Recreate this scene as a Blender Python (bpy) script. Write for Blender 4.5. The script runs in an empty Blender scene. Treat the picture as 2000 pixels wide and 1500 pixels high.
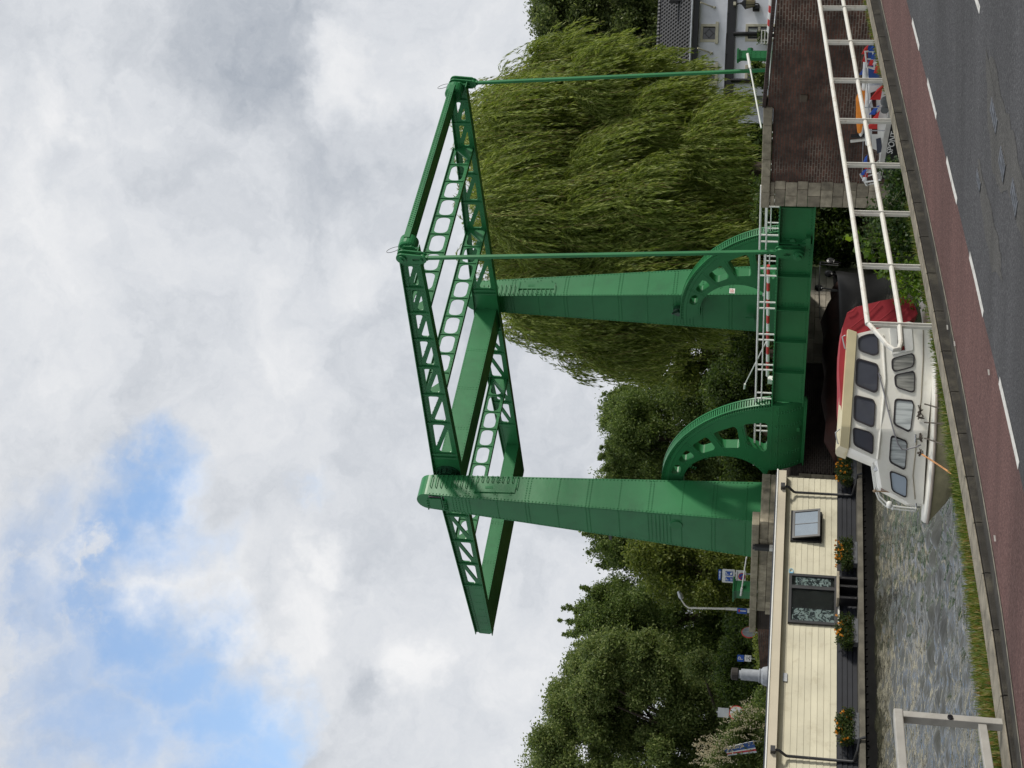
import bpy, bmesh, math, random
import numpy as np
from mathutils import Vector, Matrix
from mathutils.geometry import tessellate_polygon
random.seed(7); RNG = np.random.default_rng(7)
sc = bpy.context.scene
COL = sc.collection
PI = math.pi
# ------------------------------------------------------------------ camera model (portrait photo lying on its side)
FPX = 2889.0; PIT = math.radians(10.18); ROL = math.radians(2.55); CZ = 3.0
CAM = np.array([0, 0, CZ])
FW = np.array([0, math.cos(PIT), math.sin(PIT)])
_R0 = np.array([1.0, 0, 0]); _U0 = np.cross(_R0, FW)
RT = math.cos(ROL)*_R0 + math.sin(ROL)*_U0
UP = math.cos(ROL)*_U0 - math.sin(ROL)*_R0
def ray(ix, iy): return FW + RT*((1500-iy)-750)/FPX - UP*(ix-1000)/FPX
def at(ix, iy, y):
    d = ray(ix, iy); return CAM + d*(y/d[1])
def on_plane(ix, iy, o, n):
    d = ray(ix, iy); o = np.array(o, float); n = np.array(n, float)
    return CAM + d*(((o-CAM)@n)/(d@n))
def on_z(ix, iy, z):
    d = ray(ix, iy); return CAM + d*((z-CZ)/d[2])
# bridge frame: t along the deck (towards us), w across it (away from us)
YA = math.radians(-47.3)
AX = np.array([math.cos(YA), math.sin(YA), 0]); CX = np.array([-AX[1], AX[0], 0])
TO = np.array([5.89, 44.0, 0.0])
def B(t, w, z=0.0): return TO + AX*t + CX*w + np.array([0, 0, z])
def toB(p):
    q = np.array(p)-TO; return np.array([q@AX, q@CX, q[2]])
def Nw(ix, iy, w): return toB(on_plane(ix, iy, B(0, w), CX))
def Nt(ix, iy, t): return toB(on_plane(ix, iy, B(t, 0), AX))

# ------------------------------------------------------------------ object helpers
def tag(o, label=None, cat=None, group=None, kind=None):
    if label: o['label'] = label
    if cat: o['category'] = cat
    if group: o['group'] = group
    if kind: o['kind'] = kind
    return o
def thing(name, label, cat, loc=(0, 0, 0), rz=0.0, group=None):
    o = bpy.data.objects.new(name, None); COL.objects.link(o)
    o.location = [float(c) for c in loc]; o.rotation_euler = (0, 0, rz); o.empty_display_size = .2
    return tag(o, label, cat, group)
def mesh_np(name, V, Fq, mats, parent=None, smooth=False):
    V = np.asarray(V, np.float32); Fq = np.asarray(Fq, np.int32)
    me = bpy.data.meshes.new(name); k = Fq.shape[1]
    me.vertices.add(len(V)); me.vertices.foreach_set('co', V.ravel())
    me.loops.add(Fq.size); me.loops.foreach_set('vertex_index', Fq.ravel())
    me.polygons.add(len(Fq)); me.polygons.foreach_set('loop_start', np.arange(0, Fq.size, k, dtype=np.int32))
    me.polygons.foreach_set('loop_total', np.full(len(Fq), k, np.int32))
    if smooth: me.polygons.foreach_set('use_smooth', np.ones(len(Fq), bool))
    me.update(calc_edges=True); me.validate()
    for m in (mats if isinstance(mats, (list, tuple)) else [mats]): me.materials.append(m)
    o = bpy.data.objects.new(name, me); COL.objects.link(o)
    if parent: o.parent = parent
    return o
class MB:
    def __init__(s): s.v = []; s.f = []; s.m = []; s.mi = 0
    def add(s, vs, fs):
        b = len(s.v); s.v += [tuple(float(c) for c in q) for q in vs]
        for f in fs: s.f.append([b+i for i in f]); s.m.append(s.mi)
    def hexa(s, p):
        s.add(p, [(0, 3, 2, 1), (4, 5, 6, 7), (0, 1, 5, 4), (1, 2, 6, 5), (2, 3, 7, 6), (3, 0, 4, 7)]); return s
    def box(s, x0, x1, y0, y1, z0, z1):
        return s.hexa([(x0, y0, z0), (x1, y0, z0), (x1, y1, z0), (x0, y1, z0), (x0, y0, z1), (x1, y0, z1), (x1, y1, z1), (x0, y1, z1)])
    def obox(s, p0, p1, wid, hei, up=(0, 0, 1)):
        p0 = Vector(p0); p1 = Vector(p1); d = (p1-p0).normalized(); u = Vector(up)
        if abs(d.dot(u)) > .99: u = Vector((1, 0, 0))
        sd = d.cross(u).normalized(); u = sd.cross(d).normalized()
        a = sd*wid/2; b = u*hei/2
        return s.hexa([p0-a-b, p0+a-b, p1+a-b, p1-a-b, p0-a+b, p0+a+b, p1+a+b, p1-a+b])
    def tube(s, pts, r, n=8, caps=True):
        pts = [Vector(p) for p in pts]; rs = r if isinstance(r, (list, tuple)) else [r]*len(pts)
        vs = []; prev = None
        for i, p in enumerate(pts):
            d = (pts[min(i+1, len(pts)-1)]-pts[max(i-1, 0)]).normalized()
            if prev is None:
                u = d.orthogonal().normalized()
            else:
                u = (prev-d*prev.dot(d)); u = u.normalized() if u.length > 1e-6 else d.orthogonal().normalized()
            prev = u; w = d.cross(u)
            for k in range(n):
                a = 2*PI*k/n; vs.append(p+(u*math.cos(a)+w*math.sin(a))*rs[i])
        fs = []
        for i in range(len(pts)-1):
            for k in range(n):
                k2 = (k+1) % n; fs.append((i*n+k, i*n+k2, (i+1)*n+k2, (i+1)*n+k))
        if caps: fs.append(tuple(range(n-1, -1, -1))); fs.append(tuple(range((len(pts)-1)*n, len(pts)*n)))
        s.add(vs, fs); return s
    def lathe(s, c, axis, prof, n=20):   # prof: list of (distance along axis, radius)
        c = Vector(c); d = Vector(axis).normalized(); u = d.orthogonal().normalized(); w = d.cross(u); vs = []
        for h, r in prof:
            for k in range(n):
                a = 2*PI*k/n; vs.append(c+d*h+(u*math.cos(a)+w*math.sin(a))*max(r, 1e-4))
        fs = []
        for i in range(len(prof)-1):
            for k in range(n):
                k2 = (k+1) % n; fs.append((i*n+k, i*n+k2, (i+1)*n+k2, (i+1)*n+k))
        fs.append(tuple(range(n-1, -1, -1))); fs.append(tuple(range((len(prof)-1)*n, len(prof)*n)))
        s.add(vs, fs); return s
    def prism(s, poly, off):             # planar 3D polygon pushed along off
        n = len(poly); off = Vector(off); p = [Vector(q) for q in poly]
        vs = p+[q+off for q in p]
        s.add(vs, [tuple(range(n-1, -1, -1)), tuple(range(n, 2*n))]+[(i, (i+1) % n, n+(i+1) % n, n+i) for i in range(n)]); return s
    def plate(s, outline, holes, fn, h0, h1):   # 2D outline with holes -> solid, fn(u, v, h) gives the 3D point
        loops = [outline]+list(holes); flat = [q for l in loops for q in l]
        tris = tessellate_polygon([[Vector((q[0], q[1], 0)) for q in l] for l in loops])
        n = len(flat)
        s.add([fn(q[0], q[1], h0) for q in flat]+[fn(q[0], q[1], h1) for q in flat],
              [tuple(t[::-1]) for t in tris]+[tuple(n+i for i in t) for t in tris])
        for l in loops:
            m = len(l); s.add([fn(q[0], q[1], h0) for q in l]+[fn(q[0], q[1], h1) for q in l],
                              [(i, (i+1) % m, m+(i+1) % m, m+i) for i in range(m)])
        return s
    def rivets(s, pts, nrm, r=.03):
        d = Vector(nrm).normalized(); u = d.orthogonal().normalized(); w = d.cross(u)
        for p in pts:
            p = Vector(p); vs = []
            for k in range(6):
                a = PI*k/3; vs.append(p+(u*math.cos(a)+w*math.sin(a))*r)
            for k in range(6):
                a = PI*k/3; vs.append(p+d*r*.6+(u*math.cos(a)+w*math.sin(a))*r*.6)
            s.add(vs, [(k, (k+1) % 6, 6+(k+1) % 6, 6+k) for k in range(6)]+[(6, 7, 8, 9, 10, 11)])
        return s
    def build(s, name, mats, parent=None, smooth=False, bevel=0, label=None):
        me = bpy.data.meshes.new(name); me.from_pydata(s.v, [], s.f); 
        for m in (mats if isinstance(mats, (list, tuple)) else [mats]): me.materials.append(m)
        me.polygons.foreach_set('material_index', s.m)
        bm = bmesh.new(); bm.from_mesh(me); bmesh.ops.recalc_face_normals(bm, faces=bm.faces); bm.to_mesh(me); bm.free()
        if smooth:
            me.polygons.foreach_set('use_smooth', [True]*len(me.polygons))
            try: me.set_sharp_from_angle(angle=math.radians(35))
            except Exception: pass
        me.update()
        o = bpy.data.objects.new(name, me); COL.objects.link(o)
        if parent: o.parent = parent
        if bevel:
            b = o.modifiers.new('Bevel', 'BEVEL'); b.width = bevel; b.segments = 2; b.limit_method = 'ANGLE'
        if label: o['label'] = label
        return o
def lin(a, b, n): return [a+(b-a)*i/(n-1) for i in range(n)] if n > 1 else [a]
def spaced(a, b, d): return lin(a, b, max(2, int(round(abs(b-a)/d))+1))
def text_mesh(name, s, size, mat, parent, M, depth=.004, shear=0):
    cu = bpy.data.curves.new(name, 'FONT'); cu.body = s; cu.size = size; cu.extrude = depth; cu.align_x = 'CENTER'; cu.align_y = 'CENTER'; cu.shear = shear
    tmp = bpy.data.objects.new(name+'_t', cu); COL.objects.link(tmp)
    dg = bpy.context.evaluated_depsgraph_get(); me = bpy.data.meshes.new_from_object(tmp.evaluated_get(dg))
    bpy.data.objects.remove(tmp); me.name = name; me.transform(M); me.materials.clear(); me.materials.append(mat)
    o = bpy.data.objects.new(name, me); COL.objects.link(o); o.parent = parent; return o

# ------------------------------------------------------------------ materials
def mat(name, col, rough=.5, var=.15, scale=3.0, bump=0.0, bscale=None, metal=0.0, spec=.5, island=0.0, detail=4, dirt=None, dscale=.6, coat=0):
    m = bpy.data.materials.new(name); m.use_nodes = True; nt = m.node_tree; N = nt.nodes; L = nt.links
    p = N['Principled BSDF']; p.inputs['Roughness'].default_value = rough; p.inputs['Metallic'].default_value = metal
    p.inputs['Specular IOR Level'].default_value = spec
    if coat: p.inputs['Coat Weight'].default_value = coat; p.inputs['Coat Roughness'].default_value = .12
    tc = N.new('ShaderNodeTexCoord'); no = N.new('ShaderNodeTexNoise'); no.inputs['Scale'].default_value = scale; no.inputs['Detail'].default_value = detail
    L.new(tc.outputs['Object'], no.inputs['Vector'])
    mp = N.new('ShaderNodeMapRange'); mp.inputs['From Min'].default_value = .3; mp.inputs['From Max'].default_value = .7
    mp.inputs['To Min'].default_value = 1-var; mp.inputs['To Max'].default_value = 1+var; L.new(no.outputs['Fac'], mp.inputs['Value'])
    val = mp.outputs['Result']
    if island:
        g = N.new('ShaderNodeNewGeometry'); m2 = N.new('ShaderNodeMapRange'); m2.inputs['To Min'].default_value = 1-island; m2.inputs['To Max'].default_value = 1+island
        L.new(g.outputs['Random Per Island'], m2.inputs['Value']); mu = N.new('ShaderNodeMath'); mu.operation = 'MULTIPLY'
        L.new(val, mu.inputs[0]); L.new(m2.outputs['Result'], mu.inputs[1]); val = mu.outputs[0]
    vm = N.new('ShaderNodeVectorMath'); vm.operation = 'SCALE'; vm.inputs[0].default_value = col[:3]; L.new(val, vm.inputs['Scale'])
    out = vm.outputs['Vector']
    if dirt:
        n2 = N.new('ShaderNodeTexNoise'); n2.inputs['Scale'].default_value = dscale; n2.inputs['Detail'].default_value = 8; n2.inputs['Roughness'].default_value = .7
        L.new(tc.outputs['Object'], n2.inputs['Vector']); r2 = N.new('ShaderNodeMapRange'); r2.inputs['From Min'].default_value = .52; r2.inputs['From Max'].default_value = .72
        r2.inputs['To Max'].default_value = dirt[3]; L.new(n2.outputs['Fac'], r2.inputs['Value'])
        mx = N.new('ShaderNodeMix'); mx.data_type = 'RGBA'; mx.inputs[7].default_value = (*dirt[:3], 1); L.new(r2.outputs['Result'], mx.inputs[0]); L.new(out, mx.inputs[6]); out = mx.outputs[2]
    L.new(out, p.inputs['Base Color'])
    if bump:
        n3 = N.new('ShaderNodeTexNoise'); n3.inputs['Scale'].default_value = bscale or scale*8; n3.inputs['Detail'].default_value = 3; L.new(tc.outputs['Object'], n3.inputs['Vector'])
        b = N.new('ShaderNodeBump'); b.inputs['Strength'].default_value = bump; b.inputs['Distance'].default_value = .02; L.new(n3.outputs['Fac'], b.inputs['Height']); L.new(b.outputs['Normal'], p.inputs['Normal'])
    return m
def leafmat(name, c1, c2, c3=None, trans=.42, rough=.5):
    m = bpy.data.materials.new(name); m.use_nodes = True; nt = m.node_tree; N = nt.nodes; L = nt.links
    p = N['Principled BSDF']; p.inputs['Roughness'].default_value = rough; p.inputs['Specular IOR Level'].default_value = .3
    g = N.new('ShaderNodeNewGeometry'); cr = N.new('ShaderNodeValToRGB'); L.new(g.outputs['Random Per Island'], cr.inputs['Fac'])
    cr.color_ramp.elements[0].color = (*c1, 1); cr.color_ramp.elements[1].color = (*(c3 or c2), 1)
    e = cr.color_ramp.elements.new(.6); e.color = (*c2, 1)
    L.new(cr.outputs['Color'], p.inputs['Base Color'])
    tr = N.new('ShaderNodeBsdfTranslucent'); hs = N.new('ShaderNodeHueSaturation'); hs.inputs['Value'].default_value = 1.3; hs.inputs['Saturation'].default_value = 1.1
    L.new(cr.outputs['Color'], hs.inputs['Color']); L.new(hs.outputs['Color'], tr.inputs['Color'])
    mx = N.new('ShaderNodeMixShader'); mx.inputs['Fac'].default_value = trans; L.new(p.outputs['BSDF'], mx.inputs[1]); L.new(tr.outputs['BSDF'], mx.inputs[2])
    L.new(mx.outputs['Shader'], N['Material Output'].inputs['Surface']); return m
def brickmat(name, c1, c2, mortar, w=.23, h=.075, axes='xz', msize=.012, streak=.5):
    m = bpy.data.materials.new(name); m.use_nodes = True; nt = m.node_tree; N = nt.nodes; L = nt.links
    p = N['Principled BSDF']; p.inputs['Roughness'].default_value = .85
    tc = N.new('ShaderNodeTexCoord'); sp = N.new('ShaderNodeSeparateXYZ'); cb = N.new('ShaderNodeCombineXYZ'); L.new(tc.outputs['Object'], sp.inputs[0])
    L.new(sp.outputs['XYZ'.index(axes[0].upper())], cb.inputs[0]); L.new(sp.outputs['XYZ'.index(axes[1].upper())], cb.inputs[1])
    br = N.new('ShaderNodeTexBrick'); L.new(cb.outputs[0], br.inputs['Vector']); br.inputs['Scale'].default_value = 1.0
    br.inputs['Brick Width'].default_value = w; br.inputs['Row Height'].default_value = h; br.inputs['Mortar Size'].default_value = msize
    br.inputs['Color1'].default_value = (*c1, 1); br.inputs['Color2'].default_value = (*c2, 1)
    # mortar is fresh and pale in patches, dark and dirty in others
    nm = N.new('ShaderNodeTexNoise'); nm.inputs['Scale'].default_value = .55; nm.inputs['Detail'].default_value = 3; L.new(tc.outputs['Object'], nm.inputs['Vector'])
    rm = N.new('ShaderNodeMapRange'); rm.inputs['From Min'].default_value = .45; rm.inputs['From Max'].default_value = .62; L.new(nm.outputs['Fac'], rm.inputs['Value'])
    mm = N.new('ShaderNodeMix'); mm.data_type = 'RGBA'; mm.inputs[6].default_value = (mortar[0]*.25, mortar[1]*.25, mortar[2]*.25, 1); mm.inputs[7].default_value = (*mortar, 1)
    L.new(rm.outputs[0], mm.inputs[0]); L.new(mm.outputs[2], br.inputs['Mortar'])
    n2 = N.new('ShaderNodeTexNoise'); n2.inputs['Scale'].default_value = 1.3; n2.inputs['Detail'].default_value = 8; n2.inputs['Roughness'].default_value = .7; L.new(tc.outputs['Object'], n2.inputs['Vector'])
    mr = N.new('ShaderNodeMapRange'); mr.inputs['From Min'].default_value = .35; mr.inputs['From Max'].default_value = .7; mr.inputs['To Min'].default_value = 1-streak; mr.inputs['To Max'].default_value = 1+streak*.6; L.new(n2.outputs['Fac'], mr.inputs['Value'])
    vm = N.new('ShaderNodeVectorMath'); vm.operation = 'SCALE'; L.new(br.outputs['Color'], vm.inputs[0]); L.new(mr.outputs[0], vm.inputs['Scale'])
    L.new(vm.outputs['Vector'], p.inputs['Base Color'])
    b = N.new('ShaderNodeBump'); b.inputs['Strength'].default_value = .5; b.inputs['Distance'].default_value = .01; b.invert = True; L.new(br.outputs['Fac'], b.inputs['Height']); L.new(b.outputs['Normal'], p.inputs['Normal'])
    return m
def glassmat(name, col, rough=.05, spec=.8):
    m = mat(name, col, rough=rough, var=.1, scale=2, spec=spec); return m

GREEN = mat('bridge_green', (.029, .178, .064), rough=.30, var=.13, scale=.7, spec=.22, dirt=(.022, .105, .042, .5), dscale=1.1, bump=.12, bscale=3.0)
WHITE = mat('white_paint', (.78, .78, .74), rough=.4, var=.06, scale=6)
OLDWHITE = mat('old_white_paint', (.70, .69, .63), rough=.45, var=.1, scale=5, dirt=(.30, .22, .14, .7), dscale=5)
RED = mat('red_paint', (.55, .03, .025), rough=.4, var=.08)
BLUE = mat('sign_blue', (.02, .09, .42), rough=.4, var=.05)
BLACK = mat('black_paint', (.012, .012, .014), rough=.35, var=.2)
DGREY = mat('dark_grey_plastic', (.03, .031, .034), rough=.45, var=.15)
STEEL = mat('stainless_steel', (.55, .56, .57), rough=.22, var=.1, metal=.9)
GALV = mat('galvanised_steel', (.42, .44, .46), rough=.45, var=.2, metal=.6, scale=8)
STONE = mat('old_sandstone', (.33, .29, .215), rough=.9, var=.3, scale=4, bump=.6, bscale=25, island=.28, dirt=(.07, .06, .045, .75), dscale=1.2)
COPING = mat('coping_stone', (.31, .275, .20), rough=.9, var=.25, scale=5, bump=.5, bscale=30, island=.15, dirt=(.09, .085, .05, .7), dscale=2)
PALESTONE = mat('pale_quay_stone', (.34, .31, .255), rough=.9, var=.3, scale=3, bump=.6, bscale=20, island=.2, dirt=(.1, .09, .075, .6), dscale=1.5)
CONC = mat('weathered_concrete', (.24, .215, .165), rough=.95, var=.35, scale=5, bump=.8, bscale=60, dirt=(.08, .08, .045, .6), dscale=1.2)
GUTTER = mat('gutter_dirt', (.034, .031, .025), rough=.95, var=.4, scale=4, bump=.6, bscale=50, dirt=(.11, .10, .07, .5), dscale=2)
BARK = mat('bark', (.07, .055, .04), rough=.95, var=.4, scale=5, bump=.8, bscale=15)
CREAMB = mat('cream_boards', (.62, .58, .43), rough=.55, var=.10, scale=1.2, island=.05, dirt=(.38, .33, .21, .55), dscale=2.2)
CREAMF = mat('cream_fascia', (.56, .50, .38), rough=.5, var=.05, scale=1.5)
NAVY = mat('dark_boards', (.016, .018, .024), rough=.6, var=.15, scale=3, spec=.2)
GEL = mat('cream_gelcoat', (.92, .90, .82), rough=.28, var=.04, scale=3, spec=.5, dirt=(.66, .60, .46, .35), dscale=5)
GELHULL = mat('hull_gelcoat', (.58, .53, .34), rough=.3, var=.08, scale=2, dirt=(.22, .21, .12, .6), dscale=1.5)
CANVAS = mat('red_canvas', (.34, .025, .035), rough=.85, var=.12, scale=3, bump=.35, bscale=6)
# ================================================================== THE DRAWBRIDGE
W = 8.8                                     # between the two girders / balance arms
def bridge_thing(name, label, cat, t, w, z, group=None):
    o = thing(name, label, cat, B(t, w, z), YA, group); o['_o'] = (t, w, z); return o
def off(root): return Vector([-c for c in root['_o']])
def bp(mb, root, name, mats, parent=None, **k):   # parts are written in bridge coordinates
    d = off(root); mb.v = [(v[0]+d.x, v[1]+d.y, v[2]+d.z) for v in mb.v]
    return mb.build(name, mats, parent or root, **k)

GREEN_SHADED = mat('shaded_green_ironwork', (.014, .06, .03), rough=.3, var=.3, scale=6)  # darker copy of the bridge green, shade put into the colour
# ---- towers: tapered riveted shafts with a rounded head
def make_tower(label, mir):
    wf = (lambda w: W-w) if mir else (lambda w: w)        # the far tower mirrors the near one
    root = bridge_thing('bridge_tower', label, 'tower', -13.8, wf(-1.3), 2.7, 'riveted towers of the drawbridge')
    zb, zt = 2.7, 15.52
    def t1(z): return -12.78-.60*(z-3.6)/11.6
    def t0(z): return -14.88+.62*(z-3.6)/11.6
    def wo(z): return -2.16+.80*(z-3.6)/11.6
    WI = -.42
    R = (t1(zt)-t0(zt))/2; tc = (t1(zt)+t0(zt))/2
    prof = [(t1(zb), zb), (t1(zt), zt)]+[(tc+R*math.cos(a), zt+R*math.sin(a)) for a in lin(.18, PI-.18, 13)]+[(t0(zt), zt), (t0(zb), zb)]
    m = MB(); n = len(prof)
    vs = [(t, wf(WI), z) for t, z in prof]+[(t, wf(wo(z)), z) for t, z in prof]
    m.add(vs, [tuple(range(n)), tuple(range(2*n-1, n-1, -1))]); 
    m.add([vs[i] for i in range(2*n)], [(i, (i+1) % n, n+(i+1) % n, n+i) for i in range(n)])
    # vertical corner angles: thin raised strips along the two visible corners
    sg = -1 if mir else 1
    rp = []; rn = []
    zrow = [3.9+1.12*k for k in range(10)]
    for i, z in enumerate(zrow):
        for dz in ((-.06, .06) if i % 2 else (0,)):
            for w in spaced(WI-.08, wo(z)+.08, .11): rp.append((t1(z+dz)+.002, wf(w), z+dz))
    for z in spaced(3.75, 15.4, .13):
        for w in (WI-.05, wo(z)+.05): rp.append((t1(z)+.002, wf(w), z))
    m.rivets(rp, (1, 0, 0), .030)
    rp = []
    wface = (lambda z: wf(wo(z))) if not mir else (lambda z: wf(WI))
    nrm = (0, -1, 0)
    for i, z in enumerate(zrow):
        for dz in ((-.06, .06) if i % 2 else (0,)):
            for t in spaced(t1(z)-.08, t0(z)+.08, .11): rp.append((t, wface(z+dz)-.002, z+dz))
    for z in spaced(3.75, 15.3, .13):
        for t in (t1(z)-.05, t0(z)+.05): rp.append((t, wface(z)-.002, z))
    for k in range(5):                                # the bearing plates at the rack shaft
        z = 7.05-.13*k
        for t in spaced(t1(z)-.1, t0(z)+.1, .1): rp.append((t, wface(z)-.002, z))
    for k in range(4):
        z = 14.55-.12*k
        for t in spaced(t1(z)-.12, t0(z)+.12, .12): rp.append((t, wface(z)-.002, z))
    m.rivets(rp, nrm, .030)
    # plate seams
    bp(m, root, 'shaft', GREEN)
    # ladder of U-shaped rungs on the face towards the canal
    for k in range(18):
        z = 15.42-.19*k; a = WI-.06; b = WI-(.58 if k < 9 or k == 17 else .30)
        x = t1(z)
        m = MB(); m.tube([(x, wf(a), z), (x+.09, wf(a), z), (x+.09, wf(b), z), (x, wf(b), z)], .016, 6)
        bp(m, root, 'rung', GREEN)
    # service hatch with hinges and a vent
    z0, z1 = 12.22, 13.68
    m = MB(); wa, wb = WI-.38, WI-.78
    m.hexa([(t1(z0)-.02, wf(wa), z0), (t1(z0)+.035, wf(wa), z0), (t1(z0)+.035, wf(wb), z0), (t1(z0)-.02, wf(wb), z0), (t1(z1)-.02, wf(wa), z1), (t1(z1)+.05, wf(wa), z1), (t1(z1)+.05, wf(wb), z1), (t1(z1)-.02, wf(wb), z1)])
    h = bp(m, root, 'hatch', GREEN)
    m = MB(); zz = 13.2; m.box(t1(zz)+.04, t1(zz)+.055, min(wf(WI-.52), wf(WI-.62)), max(wf(WI-.52), wf(WI-.62)), zz-.14, zz+.14); bp(m, root, 'vent', GREEN, h)
    m = MB(); m.box(t1(z1)-.02, t1(z1)+.07, min(wf(wa+.02), wf(wb-.02)), max(wf(wa+.02), wf(wb-.02)), z1+.002, z1+.06); bp(m, root, 'drip_edge', GREEN, h)
    for zz in (12.35, 12.95, 13.5):
        m = MB(); m.tube([(t1(zz)+.04, wf(wb+.03), zz), (t1(zz)+.07, wf(wb-.03), zz+.01), (t1(zz)+.03, wf(wb-.08), zz+.06)], .012, 5); bp(m, root, 'hinge', GREEN, h)
    return root, t1, t0, wo, WI
twr, t1f, t0f, wof, WI = make_tower('tall green riveted tower standing beside the cream houseboat, nearer of the two', False)
# bearing housing in the head of the near tower
m = MB(); z = 15.15
def wl(z): return wof(z)
m.box(t1f(z)-.02, t0f(z)+.12, wl(z)-.07, wl(z)-.015, 14.92, 14.95)
m.box(t0f(z)+.16, t1f(z)-.16, wl(z)-.07, wl(z)-.02, 14.98, 15.42)
for k in range(6): m.box(t0f(z)+.1+.1*k, t0f(z)+.13+.1*k, wl(z)-.1, wl(z)-.01, 14.78, 14.92)
for k in range(4): m.tube([(t0f(z)+.10+.15*k, wl(z)-.02, 15.52), (t0f(z)+.10+.15*k, wl(z)-.08, 15.52)], .03, 6)
bh = bp(m, twr, 'bearing_housing', GREEN)
m = MB(); m.box(t0f(z)+.05, t1f(z)-.04, wl(z)-.02, wl(z)+.02, 14.74, 14.96); m.box(t1f(z)-.22, t1f(z)-.06, wl(z)-.035, wl(z)-.01, 14.98, 15.44); bp(m, twr, 'bearing_opening', BLACK, bh)
m = MB(); m.lathe((t0f(6.3)+1.25, wof(6.3)+.05, 6.32), (0, -1, 0), [(0, .26), (.05, .26), (.06, .23), (.1, .22), (.1, .1)], 20); bp(m, twr, 'shaft_cap', GREEN)
# small black floodlight on the back edge
m = MB(); zq = 8.75; m.box(t0f(zq)-.28, t0f(zq)-.02, wof(zq)+.02, wof(zq)+.22, zq-.05, zq+.05); m.tube([(t0f(zq)-.02, wof(zq)+.1, zq), (t0f(zq)+.1, wof(zq)+.1, zq+.1)], .025, 6); bp(m, twr, 'floodlight', DGREY)
twr2, *_ = make_tower('tall green riveted tower in front of the weeping willow, farther of the two', True)
# notice and pinion gear on the far tower
q = Nt(1430, 567, -12.8)
m = MB(); m.box(t1f(q[2])+.004, t1f(q[2])+.02, q[1]-.14, q[1]+.14, q[2]-.11, q[2]+.11); nb = bp(m, twr2, 'notice', WHITE)
m = MB()
for k in range(4): m.box(t1f(q[2])+.022, t1f(q[2])+.026, q[1]-.10, q[1]+.10-.03*(k % 2), q[2]+.055-.04*k, q[2]+.07-.04*k)
bp(m, twr2, 'notice_lettering', RED, nb)
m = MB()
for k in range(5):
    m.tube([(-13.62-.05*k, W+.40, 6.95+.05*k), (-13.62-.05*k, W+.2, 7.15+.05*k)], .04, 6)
m.lathe((-13.75, W+.42, 7.1), (0, -1, 0), [(0, .22), (.2, .22), (.2, .1), (.3, .1)], 14); bp(m, twr2, 'pinion', GREEN_SHADED)
m = MB(); m.box(-14.2, -14.15, W+.05, W+.4, 4.05, 4.10); m.box(-14.2, -13.75, W+.05, W+.09, 4.05, 4.4); bp(m, twr2, 'bracket', GREEN)

# ---- balance frame
bal = bridge_thing('balance_frame', 'green riveted balance frame with openwork arms pivoting on top of the two towers', 'bridge frame', -13.8, W/2, 14.5)
ARM0 = 14.47
STF = [-3.16, -4.21, -5.36, -6.61, -7.97, -9.38, -10.89, -12.62]
STB = [-14.9, -16.26, -17.88, -19.4, -20.86]
def atop(t):
    return 15.50+(t+14.2)*(-.036) if t > -14.2 else 15.50+(t+14.2)*.034
def inset_tri(T, m):
    a, b, c = [Vector((p[0], p[1])) for p in T]
    la, lb, lc = (b-c).length, (c-a).length, (a-b).length; P = la+lb+lc
    I = (a*la+b*lb+c*lc)/P; area = abs((b-a).x*(c-a).y-(b-a).y*(c-a).x)/2; r = 2*area/P
    k = max(.05, 1-m/r); return [(I+(v-I)*k) for v in (a, b, c)]
def round_poly(P, rho, n=4):
    out = []; k = len(P); P = [Vector((p[0], p[1])) for p in P]
    for i in range(k):
        p, a, b = P[i], P[i-1], P[(i+1) % k]
        d1 = (a-p); d2 = (b-p); r = min(rho, d1.length*.45, d2.length*.45)
        s = p+d1.normalized()*r; e = p+d2.normalized()*r
        for j in range(n+1):
            u = j/n; q = s*(1-u)**2+p*2*u*(1-u)+e*u*u; out.append((q.x, q.y))
    return out
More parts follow.
